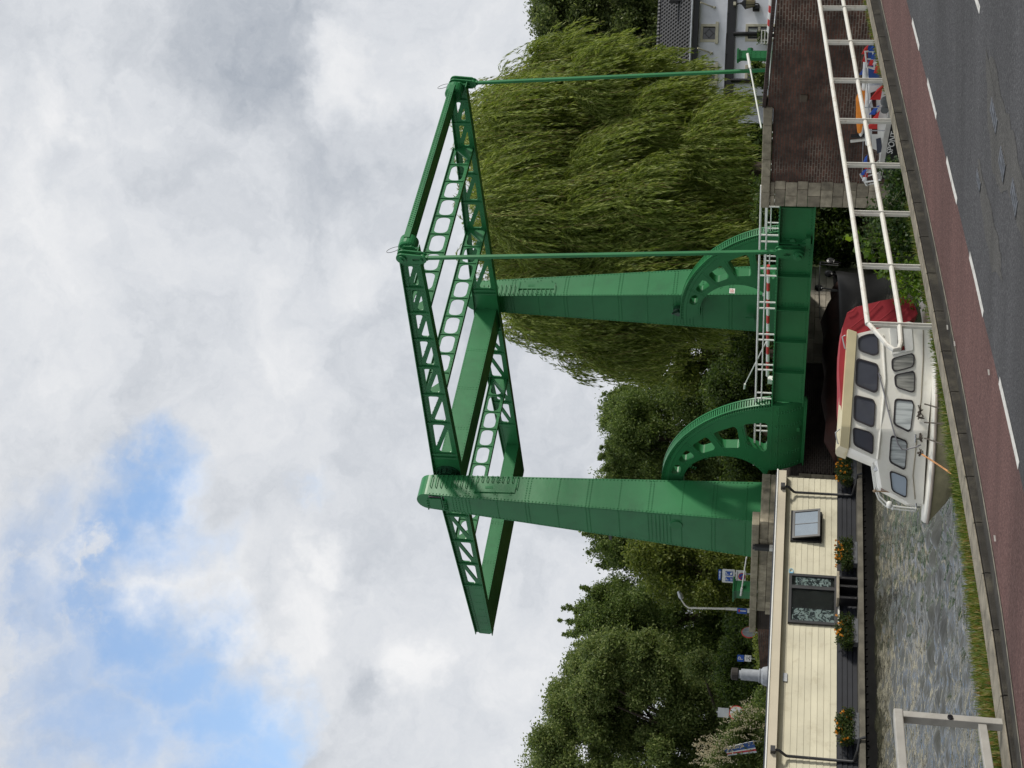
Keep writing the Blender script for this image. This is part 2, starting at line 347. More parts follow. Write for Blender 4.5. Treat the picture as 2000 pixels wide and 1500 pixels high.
def make_arm(w0):
    out = -1 if w0 < 1 else 1
    holes = []; ch = .155
    def tri(T): 
        q = inset_tri(T, .035)
        holes.append(round_poly(q, .09))
    for a, b in zip(STF[:-1], STF[1:]):
        g = .085
        tr, tl = a-g, b+g
        tri([(tr, atop(tr)-ch), (tr, ARM0+ch+.07), (tl+.07, atop(tl)-ch)])
        tri([(tl, ARM0+ch), (tl, atop(tl)-ch-.07), (tr-.07, ARM0+ch)])
    for a, b in zip(STB[:-1], STB[1:]):
        g = .09; tr, tl = a-g, b+g
        tri([(tr, ARM0+ch), (tr, atop(tr)-ch-.07), (tl+.07, ARM0+ch)])
        tri([(tl, atop(tl)-ch), (tl, ARM0+ch+.07), (tr-.07, atop(tr)-ch)])
    outl = [(-2.55, ARM0), (-2.42, ARM0+.2), (-2.42, atop(-2.5)-.15), (-2.6, atop(-2.6)), (-14.2, atop(-14.2)), (-24.2, atop(-24.2)), (-24.4, atop(-24.4)-.12), (-24.42, ARM0+.14), (-24.3, ARM0)]
    m = MB(); m.plate(outl, holes, lambda u, v, h: (u, w0+h, v), -.025, .025)
    # chord angles, flanges
    for s in (-1, 1):
        o = s*.03
        for (ta, tb) in ((-2.5, -14.2), (-14.2, -24.3)):
            za, zb = atop(ta), atop(tb)
            m.hexa([(ta, w0+o-.012, za-.14), (ta, w0+o+.012, za-.14), (tb, w0+o+.012, zb-.14), (tb, w0+o-.012, zb-.14), (ta, w0+o-.012, za), (ta, w0+o+.012, za), (tb, w0+o+.012, zb), (tb, w0+o-.012, zb)])
        m.box(-24.3, -2.5, w0+o-.012, w0+o+.012, ARM0, ARM0+.14)
    for (ta, tb) in ((-2.5, -14.2), (-14.2, -24.3)):
        za, zb = atop(ta), atop(tb)
        m.hexa([(ta, w0-.17, za), (ta, w0+.17, za), (tb, w0+.17, zb), (tb, w0-.17, zb), (ta, w0-.17, za+.03), (ta, w0+.17, za+.03), (tb, w0+.17, zb+.03), (tb, w0-.17, zb+.03)])
    m.box(-24.3, -2.5, w0-.17, w0+.17, ARM0-.03, ARM0)
    for t in STF+STB:
        for s in (-1, 1): m.tube([(t, w0+s*.05, ARM0+.01), (t, w0+s*.05, atop(t)-.01)], .05, 8)
        for dt in ((.06,) if t in (-12.62,) else ()): m.tube([(t-.2, w0-.05, ARM0+.01), (t-.2, w0-.05, atop(t)-.01)], .045, 8)
    rp = []
    for t in spaced(-2.8, -24.1, .16): rp += [(t, w0-.042, ARM0+.05), (t+.05, w0-.042, ARM0+.11), (t, w0-.042, atop(t)-.05), (t+.05, w0-.042, atop(t)-.11)]
    for a, b in zip(STF[:-1], STF[1:]):
        for k in range(7):
            u = k/6; t = a+(b-a)*u; z = ARM0+.12+(atop(b)-.24-ARM0)*u; rp += [(t, w0-.025, z), (t+.07, w0-.025, z+.06)]
    for t in spaced(-21.1, -24.1, .5): rp += [(t, w0-.025, ARM0+.2+.08*k) for k in range(4)]
    for t in spaced(-12.9, -14.6, .14): rp += [(t, w0-.025, ARM0+.2+.13*k) for k in range(5)]
    m.rivets(rp, (0, -1, 0), .02)
    # solid filling round the pivot and at the tail
    m.box(-14.8, -12.85, w0-.06, w0+.06, ARM0+.02, 15.38)
    arm = bp(m, bal, 'arm', GREEN)
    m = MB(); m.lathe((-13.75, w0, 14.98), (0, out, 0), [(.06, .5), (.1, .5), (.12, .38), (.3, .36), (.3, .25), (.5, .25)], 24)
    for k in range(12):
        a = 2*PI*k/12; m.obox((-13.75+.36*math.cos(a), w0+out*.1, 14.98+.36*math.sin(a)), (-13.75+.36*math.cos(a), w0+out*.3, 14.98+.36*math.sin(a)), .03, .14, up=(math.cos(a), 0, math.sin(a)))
    bp(m, bal, 'pivot_bearing', GREEN_SHADED)
    # hanger link at the tip
    m = MB(); wl0 = w0+out*.2
    for o in (.0, .18):
        wq = wl0+out*o
        outl2 = [(-2.62+.2*math.cos(a), 14.93+.2*math.sin(a)) for a in lin(0, PI, 9)]+[(-2.82, 14.3)]+[(-2.65+.14*math.cos(a), 14.27+.14*math.sin(a)) for a in lin(PI, 2*PI, 8)]+[(-2.48, 14.3)]
        hole2 = [(-2.70, 14.36), (-2.60, 14.36), (-2.60, 14.56), (-2.65, 14.6), (-2.70, 14.56)]
        m.plate(outl2, [hole2], lambda u, v, h: (u, wq+h, v), -.025, .025)
    m.lathe((-2.62, w0, 14.93), (0, out, 0), [(.02, .09), (.42, .09), (.42, .15), (.46, .15), (.47, .07), (.52, .07)], 14)
    m.lathe((-2.65, wl0-out*.04, 14.3), (0, out, 0), [(0, .07), (.26, .07), (.26, .05), (.3, .05)], 10)
    bp(m, bal, 'hanger_link', GREEN)
    return arm
make_arm(0.0); make_arm(W)
# pivot beam, counterweight, tip beam
def boxbeam(name, t0, t1, z0, z1, w0, w1, riv=.14, lab=None):
    m = MB(); m.box(t0, t1, w0, w1, z0, z1); rp = []
    for w in spaced(w0+.1, w1-.1, riv): rp += [(t1, w, z0+.05), (t1, w, z1-.05)]
    for w in (w0+2.1, w0+4.2, w0+6.3):
        for z in spaced(z0+.1, z1-.1, .12): rp += [(t1, w-.05, z), (t1, w+.05, z)]
    m.rivets(rp, (1, 0, 0), .022); rp = []
    for w in spaced(w0+.1, w1-.1, riv*2): rp += [(t0+.08, w, z0), (t1-.06, w, z0)]
    m.rivets(rp, (0, 0, -1), .022)
    return bp(m, bal, name, GREEN)
boxbeam('pivot_beam', -14.75, -13.65, 14.55, 15.42, .06, W-.06)
boxbeam('counterweight', -24.3, -22.2, 14.45, 15.02, .03, W-.03)
m = MB()
tb0, tb1, zb0, zb1 = -2.92, -2.30, 14.78, 14.97
pr = [(tb0, zb0), (tb1, zb0), (tb1, zb1), (tb0, zb1)]
m.prism([(t, .3, z) for t, z in pr], (0, W-.6, 0)); rp = []
for w in spaced(.8, W-.8, .10): rp += [(tb1, w, zb0+.05), (tb1, w+.05, zb1-.05)]
m.rivets(rp, (1, 0, 0), .028); rp = []
for w in spaced(.8, W-.8, .12): rp += [(tb1-.07, w, zb0), (tb0+.08, w, zb0)]
m.rivets(rp, (0, 0, -1), .02)
tipb = bp(m, bal, 'tip_beam', GREEN)
for s, w in ((1, .05), (-1, W-.05)):
    m = MB(); prof = [(0, .28), (.06, .31), (.42, .31), (.48, .26), (.5, .1)]
    m.lathe((-2.63, w, 14.86), (0, s, 0), prof, 24); bp(m, bal, 'collar', GREEN, tipb)
    m = MB(); pts = [(-2.6, w-s*.05+.11*math.sin(2*PI*k/14)+.10*math.cos(2*PI*k/14), 15.30-.20*math.cos(2*PI*k/14)) for k in range(15)]; m.tube(pts, .009, 5); bp(m, bal, 'wire_loop', BLACK, tipb)
# cross struts pierced with oval openings
for t in (-5.36, -9.38, -17.88):
    z0, z1 = ARM0+.06, ARM0+.80; w0, w1 = .06, W-.06; nh = 9; pit = (w1-w0)/nh; holes = []
    for k in range(nh):
        a, b = w0+pit*k+.06, w0+pit*(k+1)-.06
        holes.append(round_poly([(a, z0+.12), (b, z0+.12), (b, z1-.12), (a, z1-.12)], .26, 5))
    m = MB(); m.plate([(w0, z0), (w1, z0), (w1, z1), (w0, z1)], holes, lambda u, v, h: (t+h, u, v), -.015, .015)
    m.box(t-.09, t+.09, w0, w1, z0-.02, z0+.0); m.box(t-.09, t+.09, w0, w1, z1, z1+.02)
    for k in range(1, nh): m.box(t-.05, t+.05, w0+pit*k-.012, w0+pit*k+.012, z0+.03, z1-.03)
    for k in range(1): 
        for ww, sg in ((w0, 1), (w1, -1)):
            m.prism([(t-.04, ww, z0+.02), (t-.04, ww+sg*.75, z0+.02), (t-.04, ww, z1-.02)], (.08, 0, 0))
    rp = []
    for w in spaced(w0+.1, w1-.1, .16): rp += [(t+.015, w, z0+.05), (t+.015, w, z1-.05)]
    m.rivets(rp, (1, 0, 0), .018)
    bp(m, bal, 'cross_strut', GREEN)

# ---- hanger rods
for w, lab in ((-.29, 'long green hanger rod down the middle, from the balance frame to the near bridge girder'), (W+.29, 'long green hanger rod in front of the white house and willow edge')):
    r = bridge_thing('hanger_rod', lab, 'hanger rod', -1.98, w, 3.0, 'hanger rods of the drawbridge')
    m = MB(); m.obox((-2.65, w, 14.2), (-1.98, w, 3.2), .10, .12, up=(0, 1, 0)); bp(m, r, 'rod', GREEN, bevel=.015)
    m = MB(); m.lathe((-2.65, w-.07, 14.28), (0, 1, 0), [(0, .12), (.14, .12)], 14); m.obox((-2.65, w, 14.3), (-2.64, w, 14.1), .13, .14, up=(0, 1, 0)); bp(m, r, 'rod_eye', GREEN)
    m = MB(); m.lathe((-1.97, w-.08, 3.08), (0, 1, 0), [(0, .13), (.16, .13)], 14); m.obox((-1.98, w, 3.1), (-1.99, w, 3.3), .13, .15, up=(0, 1, 0)); bp(m, r, 'rod_eye', GREEN)

# ---- the moving deck
leaf = bridge_thing('bridge_deck', 'green riveted bridge deck with white tube railings spanning the canal', 'bridge deck', -6, W/2, 2.6)
GT, GB = 3.18, 2.13
STG = [-.36, -1.75, -3.12, -4.55, -5.98, -7.41]
def make_girder(w0, s):
    m = MB(); m.box(-8.95, 0.35, w0-.015, w0+.015, GB+.02, GT-.02)
    m.box(-8.95, .35, w0-.19, w0+.19, GT-.035, GT); m.box(-8.95, .35, w0-.19, w0+.19, GB, GB+.035)
    for a, b in ((GT-.16, GT-.036), (GB+.036, GB+.16)): m.box(-8.95, .35, w0-.032, w0+.032, a, b)
    for t in STG:
        m.box(t-.012, t+.012, w0-.17, w0+.17, GB+.037, GT-.037); m.box(t-.07, t-.013, w0-.034, w0+.034, GB+.16, GT-.16); m.box(t+.013, t+.07, w0-.034, w0+.034, GB+.16, GT-.16)
    rp = []
    for t in spaced(-8.8, .3, .12): rp += [(t, w0-.033, GT-.1), (t, w0-.033, GB+.1)]
    for t in STG:
        for z in spaced(GB+.2, GT-.2, .09): rp += [(t-.045, w0-.034, z), (t+.045, w0-.034, z)]
    for z in spaced(GB+.2, GT-.2, .09): rp += [(-4.55+.12, w0-.016, z), (-4.55-.12, w0-.016, z), (-4.55-.19, w0-.016, z), (-4.55+.19, w0-.016, z)]
    m.rivets(rp, (0, -1, 0), .025)
    rp = [(t, w0-.15, GT) for t in spaced(-8.8, .3, .14)]; m.rivets(rp, (0, 0, 1), .025)
    return bp(m, leaf, 'girder', GREEN)
make_girder(0, -1); make_girder(W, 1)
QC = (-13.4, 2.45); QR = 4.40; IC = (-13.2, 4.72); IR = 1.48
HOLES = [[(-9.99, 4.1), (-9.86, 3.34), (-10.06, 3.28), (-11.24, 3.28), (-11.39, 3.36), (-11.05, 3.97)],
         [(-10.52, 5.13), (-10.13, 4.42), (-10.25, 4.31), (-11.1, 4.2), (-11.23, 4.23), (-11.28, 4.83)],
         [(-11.23, 5.87), (-10.76, 5.4), (-10.83, 5.29), (-11.27, 5.06), (-11.41, 5.1), (-11.66, 5.55)],
         [(-12.07, 6.38), (-11.52, 6.08), (-11.57, 5.96), (-11.83, 5.76), (-12.25, 6.13)],
         [(-12.83, 6.64), (-12.4, 6.53), (-12.32, 6.33), (-12.6, 6.25), (-12.93, 6.36)]]
def make_quadrant(w0, s):
    a0 = math.atan2(.75, 4.34); a1 = math.atan2(4.40, -.35)
    outl = [(QC[0]+QR*math.cos(a), QC[1]+QR*math.sin(a)) for a in lin(a0, a1, 40)]
    b0 = math.atan2(1.45, -.3); b1 = math.atan2(-1.42, .42)
    inn = [(IC[0]+IR*math.cos(a), IC[1]+IR*math.sin(a)) for a in lin(b0, b1, 26)]
    outl = outl+inn+[(-12.34, 3.19), (-9.02, 3.19)]
    hs = [round_poly(h, .14) for h in HOLES]
    m = MB()
    for h0, h1 in ((-.19, -.15), (.15, .19)): m.plate(outl, hs, lambda u, v, h: (u, w0+h, v), h0, h1)
    for h in hs+[inn]:                                     # lining of the openings
        n = len(h); rng = range(n) if h is not inn else range(n-1)
        m.add([(p[0], w0-.15, p[1]) for p in h]+[(p[0], w0+.15, p[1]) for p in h], [(i, (i+1) % n, n+(i+1) % n, n+i) for i in rng])
    # toothed rack on the outer edge
    for o in (-.17, .17):
        pts = [(QC[0]+(QR+.13)*math.cos(a), w0+o, QC[1]+(QR+.13)*math.sin(a)) for a in lin(a0, a1, 40)]
        for p, q in zip(pts[:-1], pts[1:]): m.obox(p, q, .03, .05, up=(0, 1, 0))
    for a in lin(a0+.01, a1, 74):
        c, s_ = math.cos(a), math.sin(a); m.obox((QC[0]+(QR-.04)*c, w0, QC[1]+(QR-.04)*s_), (QC[0]+(QR+.13)*c, w0, QC[1]+(QR+.13)*s_), .36, .05, up=(c*0-s_, 0, c))
    # bulging drum below, where the rack runs into the girder
    def wz(z): return w0-.19+.42*((3.19-z)/1.15)**2.2
    zs = lin(3.19, 2.04, 10); vs = []; fs = []
    tl = lambda z: -12.35+.03*(3.19-z); tr = lambda z: -8.98+.06*math.sin((3.19-z)/1.15*PI)*-1+.10*(3.19-z)
    for z in zs: vs += [(tl(z), wz(z), z), (tr(z), wz(z), z), (tr(z), w0+.19, z), (tl(z), w0+.19, z)]
    for i in range(9):
        b = i*4
        for k in range(4): fs.append((b+k, b+(k+1) % 4, b+4+(k+1) % 4, b+4+k))
    fs += [(0, 1, 2, 3), (36, 39, 38, 37)]; m.add(vs, fs)
    m.box(-12.33, -8.9, wz(2.06)-.12, w0+.19, 2.0, 2.035)
    rp = []
    for a in lin(a0+.02, a1-.01, 74): rp.append((QC[0]+(QR-.10)*math.cos(a), w0-.19, QC[1]+(QR-.10)*math.sin(a)))
    for a in lin(b1, b0, 34): rp.append((IC[0]+(IR+.07)*math.cos(a), w0-.19, IC[1]+(IR+.07)*math.sin(a)))
    for ang in (.33, .62, .92, 1.2, 1.42):                    # spokes between openings
        for r in spaced(3.0, 4.2, .10):
            for d in (-.035, .035):
                p = (QC[0]+1.9+(r-1.3)*math.cos(ang), QC[1]+.9+(r-1.3)*math.sin(ang))
    for t in spaced(-12.2, -9.1, .11): rp += [(t, w0-.19, 3.14), (t, wz(2.95)-.002, 2.93)]
    for t in (-9.35, -10.05, -10.8, -11.5, -12.15):
        for z in spaced(3.0, 2.2, .085): rp += [(t-.04, wz(z)-.004, z), (t+.04, wz(z)-.004, z)]
    for i in range(4):
        h = HOLES[i]; g = HOLES[i+1]; c1 = np.mean(h, 0); c2 = np.mean(g, 0); mid = (c1+c2)/2; d = np.array([-(c2-c1)[1], (c2-c1)[0]]); d /= np.linalg.norm(d); e = np.array([d[1], -d[0]])
        for k in range(-6, 7):
            for u in (-.04, .04): q = mid+d*k*.09+e*u; rp.append((q[0], w0-.19, q[1]))
    m.rivets(rp, (0, -1, 0), .028)
    return bp(m, leaf, 'rack_quadrant', GREEN)
make_quadrant(0.0, -1); make_quadrant(W, 1)
m = MB(); m.box(-12.2, .3, .22, W-.22, 2.62, 2.76)
for t in STG+[-8.9, -10.4]: m.box(t-.1, t+.1, .05, W-.05, 2.2, 2.60)
for w in (1.8, 3.2, 4.6, 6, 7.2): m.box(-9, .3, w-.06, w+.06, 2.3, 2.618)
bp(m, leaf, 'deck_plate', GREEN)
# hinge pins where the hangers hold the girders
for w0, s in ((0, -1), (W, 1)):
    m = MB(); o = -.2 if s < 0 else .2
    for dw in (0, .16*s):
        pl = [(-1.98+.17*math.cos(a), 3.1+.17*math.sin(a)) for a in lin(0, PI, 8)]+[(-2.01+.2*math.cos(a), 2.56+.2*math.sin(a)) for a in lin(PI, 2*PI, 8)]
        m.plate(pl, [[(-2.05, 2.8), (-1.95, 2.8), (-1.95, 3.0), (-2.05, 3.0)]], lambda u, v, h: (u, w0+o+dw+h, v), -.022, .022)
    m.lathe((-2.01, w0, 2.56), (0, s, 0), [(0, .1), (.42, .1), (.42, .16), (.47, .16), (.48, .08), (.54, .08)], 14)
    for da in (.9, -.9, 2.2): m.obox((-1.95, w0+s*.2, 2.56), (-1.95+.42*math.cos(da), w0+s*.05, 2.56+.3*math.sin(da)), .04, .14)
    m.box(-1.9, -1.5, w0+s*.02 if s > 0 else w0-.2, w0+.2 if s > 0 else w0-.02, 2.22, 2.36)
    bp(m, leaf, 'hanger_bracket', GREEN)
# white tube railings in short sections along both sides
for w0, sd in ((.05, 1), (W-.05, -1)):
    secs = [(0.2, -.30), (-.5, -1.62), (-1.88, -2.98), (-3.28, -4.42), (-4.68, -5.84), (-6.10, -7.26), (-7.50, -8.62), (-8.9, -10.3), (-10.55, -12.2)]
    m = MB(); m.tube([(.3, w0, 3.73), (-12.4, w0, 3.71)], .032, 8); m.tube([(.3, w0, 3.54), (-12.4, w0, 3.52)], .024, 8)
    rl = bp(m, leaf, 'railing', WHITE)
    for a, b in secs:
        for t in (a, b):
            m = MB(); m.tube([(t, w0, 2.9), (t, w0, 3.73)], .028, 8); bp(m, leaf, 'railing_post', WHITE, rl)
    m = MB(); 
# boom barrier standing behind the near railing
bb = bridge_thing('boom_barrier', 'red and white striped boom lying low behind the bridge railing', 'barrier', -9.1, 1.2, 2.76)
m = MB(); m.box(-9.3, -9.1, 1.1, 1.3, 2.76, 3.35); bp(m, bb, 'support', WHITE)
p0, p1 = np.array([-9.0, 1.2, 3.36]), np.array([-3.9, 1.2, 3.46]); nst = 14
for k in range(nst):
    a, b = p0+(p1-p0)*k/nst, p0+(p1-p0)*(k+1)/nst; m = MB(); m.tube([a, b], .055, 8, caps=True); bp(m, bb, 'stripe', WHITE if k % 2 == 0 else RED)
m = MB(); m.tube([(-9.2, 1.2, 3.02), (-7.2, 1.2, 3.02)], .045, 8); bp(m, bb, 'lower_rail', WHITE)
m = MB(); m.tube([(-9.4, 1.2, 4.1), (-7.4, 1.25, 3.45)], .022, 6); m.tube([(-9.45, 1.2, 4.12), (-9.7, 1.2, 4.14)], .035, 6); bp(m, bb, 'tie_rod', WHITE)

# ---- abutments and parapets
def stone_face(mb, org, ux, un, widths, heights, gap=.012, proud=.0, d=.25):
    # courses of separate blocks: org lower corner, ux along, un outward
    org = Vector(org); ux = Vector(ux); un = Vector(un); z = 0
    for r, h in enumerate(heights):
        x = 0; ws = widths[r % len(widths)]
        for w in ws:
            p = random.uniform(-.008, .012)+proud; a = org+ux*(x+gap/2)+Vector((0, 0, z+gap/2)); 
            q = [a, a+ux*(w-gap), a+ux*(w-gap)-un*d, a-un*d]
            q = [v+un*p for v in q[:2]]+q[2:]
            mb.hexa(q+[v+Vector((0, 0, h-gap)) for v in q]); x += w
        z += h
BRICK = brickmat('dark_red_brick', (.145, .066, .044), (.078, .041, .029), (.30, .25, .20), streak=.65)
BRICKY = brickmat('dark_quay_brick', (.052, .034, .026), (.030, .021, .018), (.15, .13, .11), axes='yz')
ab = bridge_thing('abutment', 'dark brick abutment with pale stone corner blocks beside the sailing boat', 'abutment wall', 0.3, -.5, 0)
m = MB(); m.box(.55, 1.0, -.48, W+.9, -1, 3.45); m.box(.55, 3.45, -.49, .0, -1, 3.45)
m.v = m.v
# sloping brick parapet: level to t=3.4, then falling with the ramp
zt = lambda t: 3.62 if t < 3.45 else 3.66-.052*(t-3.45)
m.hexa([(3.45, -.49, -1), (24, -.49, -1), (24, 0, -1), (3.45, 0, -1), (3.45, -.49, 3.62), (24, -.49, zt(24)), (24, 0, zt(24)), (3.45, 0, 3.62)])
bp(m, ab, 'brick_wall', BRICK)
m = MB(); zz = -1.0; hs = [.52]*2+[.36, .3, .33, .36, .3, .34, .36, .3, .34, .3, .33]; r = 0
while zz < 3.42:
    h = min(hs[r % len(hs)], 3.47-zz); L = .62 if r % 2 else .38
    m.box(.0, L, -.52, -.05, zz+.006, zz+h-.006); m.box(L+.012, L+(.30 if r % 2 else .5), -.515, -.05, zz+.006, zz+h-.006)
    m.box(-.02, .45, -.03, W+.8, zz+.006, zz+h-.006); zz += h; r += 1
bp(m, ab, 'corner_stone', STONE, bevel=.012)
m = MB(); ts = lin(-.04, 3.5, 7)
for a, b in zip(ts[:-1], ts[1:]): m.box(a+.004, b-.004, -.57, .05, 3.47, 3.72)
bp(m, ab, 'coping', COPING, bevel=.02)
m = MB(); z0 = zt
for k in range(40):
    a, b = 3.5+.5*k, 3.5+.5*k+.494
    m.hexa([(a, -.53, z0(a)), (b, -.53, z0(b)), (b, .04, z0(b)), (a, .04, z0(a)), (a, -.53, z0(a)+.1), (b, -.53, z0(b)+.1), (b, .04, z0(b)+.1), (a, .04, z0(a)+.1)])
bp(m, ab, 'brick_capping', brickmat('capping_brick', (.075, .045, .036), (.05, .03, .026), (.12, .1, .09), w=.08, h=.3), bevel=.01)
m = MB(); q = Nw(1566, 190, -.5); m.box(q[0]-.13, q[0]+.1, -.56, -.48, q[2]-.16, q[2]+.05); bp(m, ab, 'iron_anchor', mat('rust', (.09, .07, .05), rough=.9, var=.4), bevel=.03)
# right approach road surface behind the parapet
apr = MB(); apr.box(.5, 24, .05, W+.8, 2.2, 2.74); o = bp(apr, ab, 'roadway', GUTTER)

abl = bridge_thing('abutment', 'sandstone and dark brick quay wall under the near green tower, behind the houseboat', 'abutment wall', -13, -2.4, 0)
m = MB(); m.box(-24, -12.7, -2.1, 9.8, -1, 2.68); m.box(-12.69, -12.45, -.1, 5.2, -1, 2.2)
zl = lambda t: 3.40 if t > -18.75 else 3.40-.09*(-18.75-t)
m.box(-18.75, -17.5, -2.58, -2.2, -1, 3.40)
bp(m, abl, 'roadway_block', BRICKY)
m = MB(); m.box(-18.75, -12.6, -2.55, -2.2, -1, 3.40)
m.hexa([(-34, -2.54, -1), (-18.76, -2.54, -1), (-18.76, -2.2, -1), (-34, -2.2, -1), (-34, -2.54, 2.45), (-18.76, -2.54, 3.36), (-18.76, -2.2, 3.36), (-34, -2.2, 2.45)])
bp(m, abl, 'brick_wall', BRICK)
m = MB(); zz = 2.2
for r in range(4):
    h = .30; x = -12.35
    while x > (-17.1 if r % 2 else -17.6):
        L = random.choice([.55, .75, .95, .8]); m.box(x-L+.006, x-.006, -2.63-.01*random.random(), -2.2, zz+.006, zz+h-.006); x -= L
    zz += h
bp(m, abl, 'stone_block', STONE, bevel=.012)
m = MB(); x = -12.3
while x > -18.8:
    L = random.choice([.9, 1.1, 1.3]); L = min(L, x+18.85+.001) if x-L < -18.85 else L
    m.box(x-L+.004, x-.004, -2.70, -2.12, 3.41, 3.66); x -= L
bp(m, abl, 'coping', COPING, bevel=.02)
# abutment front under the bridge: stone end blocks and a pale ashlar face
m = MB(); zz = 1.9; r = 0
while zz < 3.38:
    m.box(-12.42, -12.2-.02*(r % 2), -2.62, -.5, zz+.006, min(zz+.3, 3.4)-.006); zz += .3; r += 1
bp(m, abl, 'stone_block', STONE, bevel=.012)
m = MB()
wd = []
for r in range(2):
    x = 0; row = [] if r == 0 else [.3]
    while sum(row) < 13.0: row.append(random.choice([.55, .7, .62, .8]))
    row[-1] -= sum(row)-13.05; wd.append(row)
bp(m, abl, 'ashlar_face', PALESTONE) if False else None
wd = [[.8, .6, .9], [.5, .8, 1.0]]; stone_face(m, (-12.42, -2.5, -.8), (0, 1, 0), (1, 0, 0), wd, [.42]*7, d=.3); bp(m, abl, 'stone_block', STONE, bevel=.01); m = MB()
wd = [[.7, .55, .8, .62, .7, .6, .7, .63], [.3, .7, .62, .8, .55, .7, .62, .61, .4]]; stone_face(m, (-12.42, 5.25, -.8), (0, 1, 0), (1, 0, 0), wd, [.42]*7, d=.3)
bp(m, abl, 'ashlar_face', PALESTONE, bevel=.01)
# black wall lamp with a white bracket on the left parapet
q = Nw(1490, 1066, -2.7)
m = MB(); m.box(q[0]-.1, q[0]+.1, -2.86, -2.70, 3.05, 3.55); m.box(q[0]-.07, q[0]+.07, -2.84, -2.72, 3.55, 3.62); wlamp = bridge_thing('wall_lamp', 'small black box lamp hung on the quay wall above the houseboat roof', 'lamp', q[0], -2.7, 3.05)
bp(m, wlamp, 'lamp_body', DGREY, bevel=.015)
m = MB(); m.box(q[0]-.09, q[0]+.09, -2.85, -2.7, 2.86, 3.04); bp(m, wlamp, 'bracket', WHITE)
# barrier machines with white tie rods, one at each end of the bridge
def barrier_post(label, pos, w, h, rod, rz=YA):
    o = thing('barrier_machine', label, 'barrier machine', pos, rz, 'green barrier machines')
    m = MB(); m.box(-w/2, w/2, -w/2, w/2, 0, h); rp = [(x, -w/2, z) for x in (-w/2+.05, 0, w/2-.05) for z in spaced(.1, h-.1, .15)]; m.rivets(rp, (0, -1, 0), .02); m.rivets([(w/2, y, z) for y in (-w/2+.05, 0, w/2-.05) for z in spaced(.1, h-.1, .15)], (1, 0, 0), .02)
    m.build('cabinet', GREEN, o)
    m = MB(); m.box(-w*.72, w*.72, -w*.72, w*.72, h, h+.06); m.box(-w*.6, w*.6, -w*.6, w*.6, h-.06, h-.002); m.build('cap', GREEN, o)
    m = MB(); m.lathe((w/2, 0, h-.38), (1, 0, 0), [(0, .1), (.12, .1)], 10); m.build('hub', GREEN, o)
    if rod is not None:
        e = Matrix.Rotation(-rz, 3, 'Z') @ (Vector(rod)-Vector(pos)); s = Vector((0, -w/2-.04, h-.30))
        m = MB(); m.tube([s, s+(e-s)*.2], .05, 8); m.tube([s+(e-s)*.2, e], .028, 8); m.build('tie_rod', WHITE, o)
    return o
pb = at(1500, 109, 51.5); pb[2] = 2.75
barrier_post('green riveted barrier machine in front of the white house', pb, .27, float(at(1443, 109, 51.5)[2])-2.75, at(1487, 250, 50.0), .15)
pb = at(1470, 1153, 66.0); pb[2] = 2.4
o2 = barrier_post('green barrier machine by the blue parking board, left of the near tower', pb, .55, float(at(1434, 1150, 66)[2])-2.4, at(1458, 1088, 64.5))
m = MB(); m.box(-.42, -.3, -.3, -.2, 0, 1.25); m.box(.3, .4, -.34, -.24, 0, 1.3); m.build('guide_post', WHITE, o2)
# striped boom at the right-hand approach
pr_ = at(1512, 30, 46); rb = thing('boom_barrier', 'red and white boom above the brick ramp, before the white house', 'barrier', (pr_[0], pr_[1], 2.7), 0)
e0, e1 = at(1502, 62, 46.0), at(1511, -60, 44.0)
for k in range(9):
    a, b = e0+(e1-e0)*k/9-np.array([pr_[0], pr_[1], 2.7]), e0+(e1-e0)*(k+1)/9-np.array([pr_[0], pr_[1], 2.7]); m = MB(); m.tube([a, b], .07, 8); m.build('stripe', RED if k % 2 else WHITE, rb)
m = MB(); b = e1-np.array([pr_[0], pr_[1], 2.7]); m.box(b[0]-.15, b[0]+.15, b[1]-.15, b[1]+.15, 0, b[2]+.2); m.build('support', GREEN, rb)
# ================================================================== GROUND, ROAD, WATER
RD = np.array([.644, .765]); RN = np.array([.765, -.644]); RO = np.array([.95, 23.9])
def zroad(x, y):
    s = x*RD[0]+y*RD[1]; u = (s-17)/1.5
    return .38+.0748*1.5*np.logaddexp(0, u)
def RP(s, l, dz=0.0):                        # road frame (along kerb, away from canal)
    p = RO+RD*s+RN*l; return np.array([p[0], p[1], zroad(p[0], p[1])+dz])
def Gr(ix, iy, dz=0.0):
    d = ray(ix, iy); lo, hi = 1., 200.
    for _ in range(50):
        m = (lo+hi)/2; p = CAM+d*m/d[1]
        if p[2] > zroad(p[0], p[1])+dz: lo = m
        else: hi = m
    return p
def toR(p):
    q = np.array(p[:2])-RO; return np.array([q@RD, q@RN])
KS = [-60, -16, -12, -9.2, -7.2, -5.8, -3.8, -3.0, -1.4, .5, 4, 10, 16, 60]
KB = [2.1, 2.0, 1.88, 1.74, 1.64, 1.47, 1.18, 1.08, .94, .92, .97, 1.0, 1.0, 1.0]       # where the red lane starts
DE = [9.0, 5.2, 4.45, 3.85, 3.45, 3.2, 2.85, 2.72, 2.58, 2.5, 2.52, 2.55, 2.55, 2.55]       # where it ends
kb = lambda s: float(np.interp(s, KS, KB)); de = lambda s: float(np.interp(s, KS, DE))
def kh(s): return .02+.10*min(1, max(0, (s+10)/9))
def ko(s): return kb(s)-.62-.12*min(1, max(0, (-1-s)/6))    # canal-side edge of the kerb
SS = list(np.concatenate([np.arange(-60, -16, 4), np.arange(-16, 18, .5), np.arange(18, 61, 3)]))
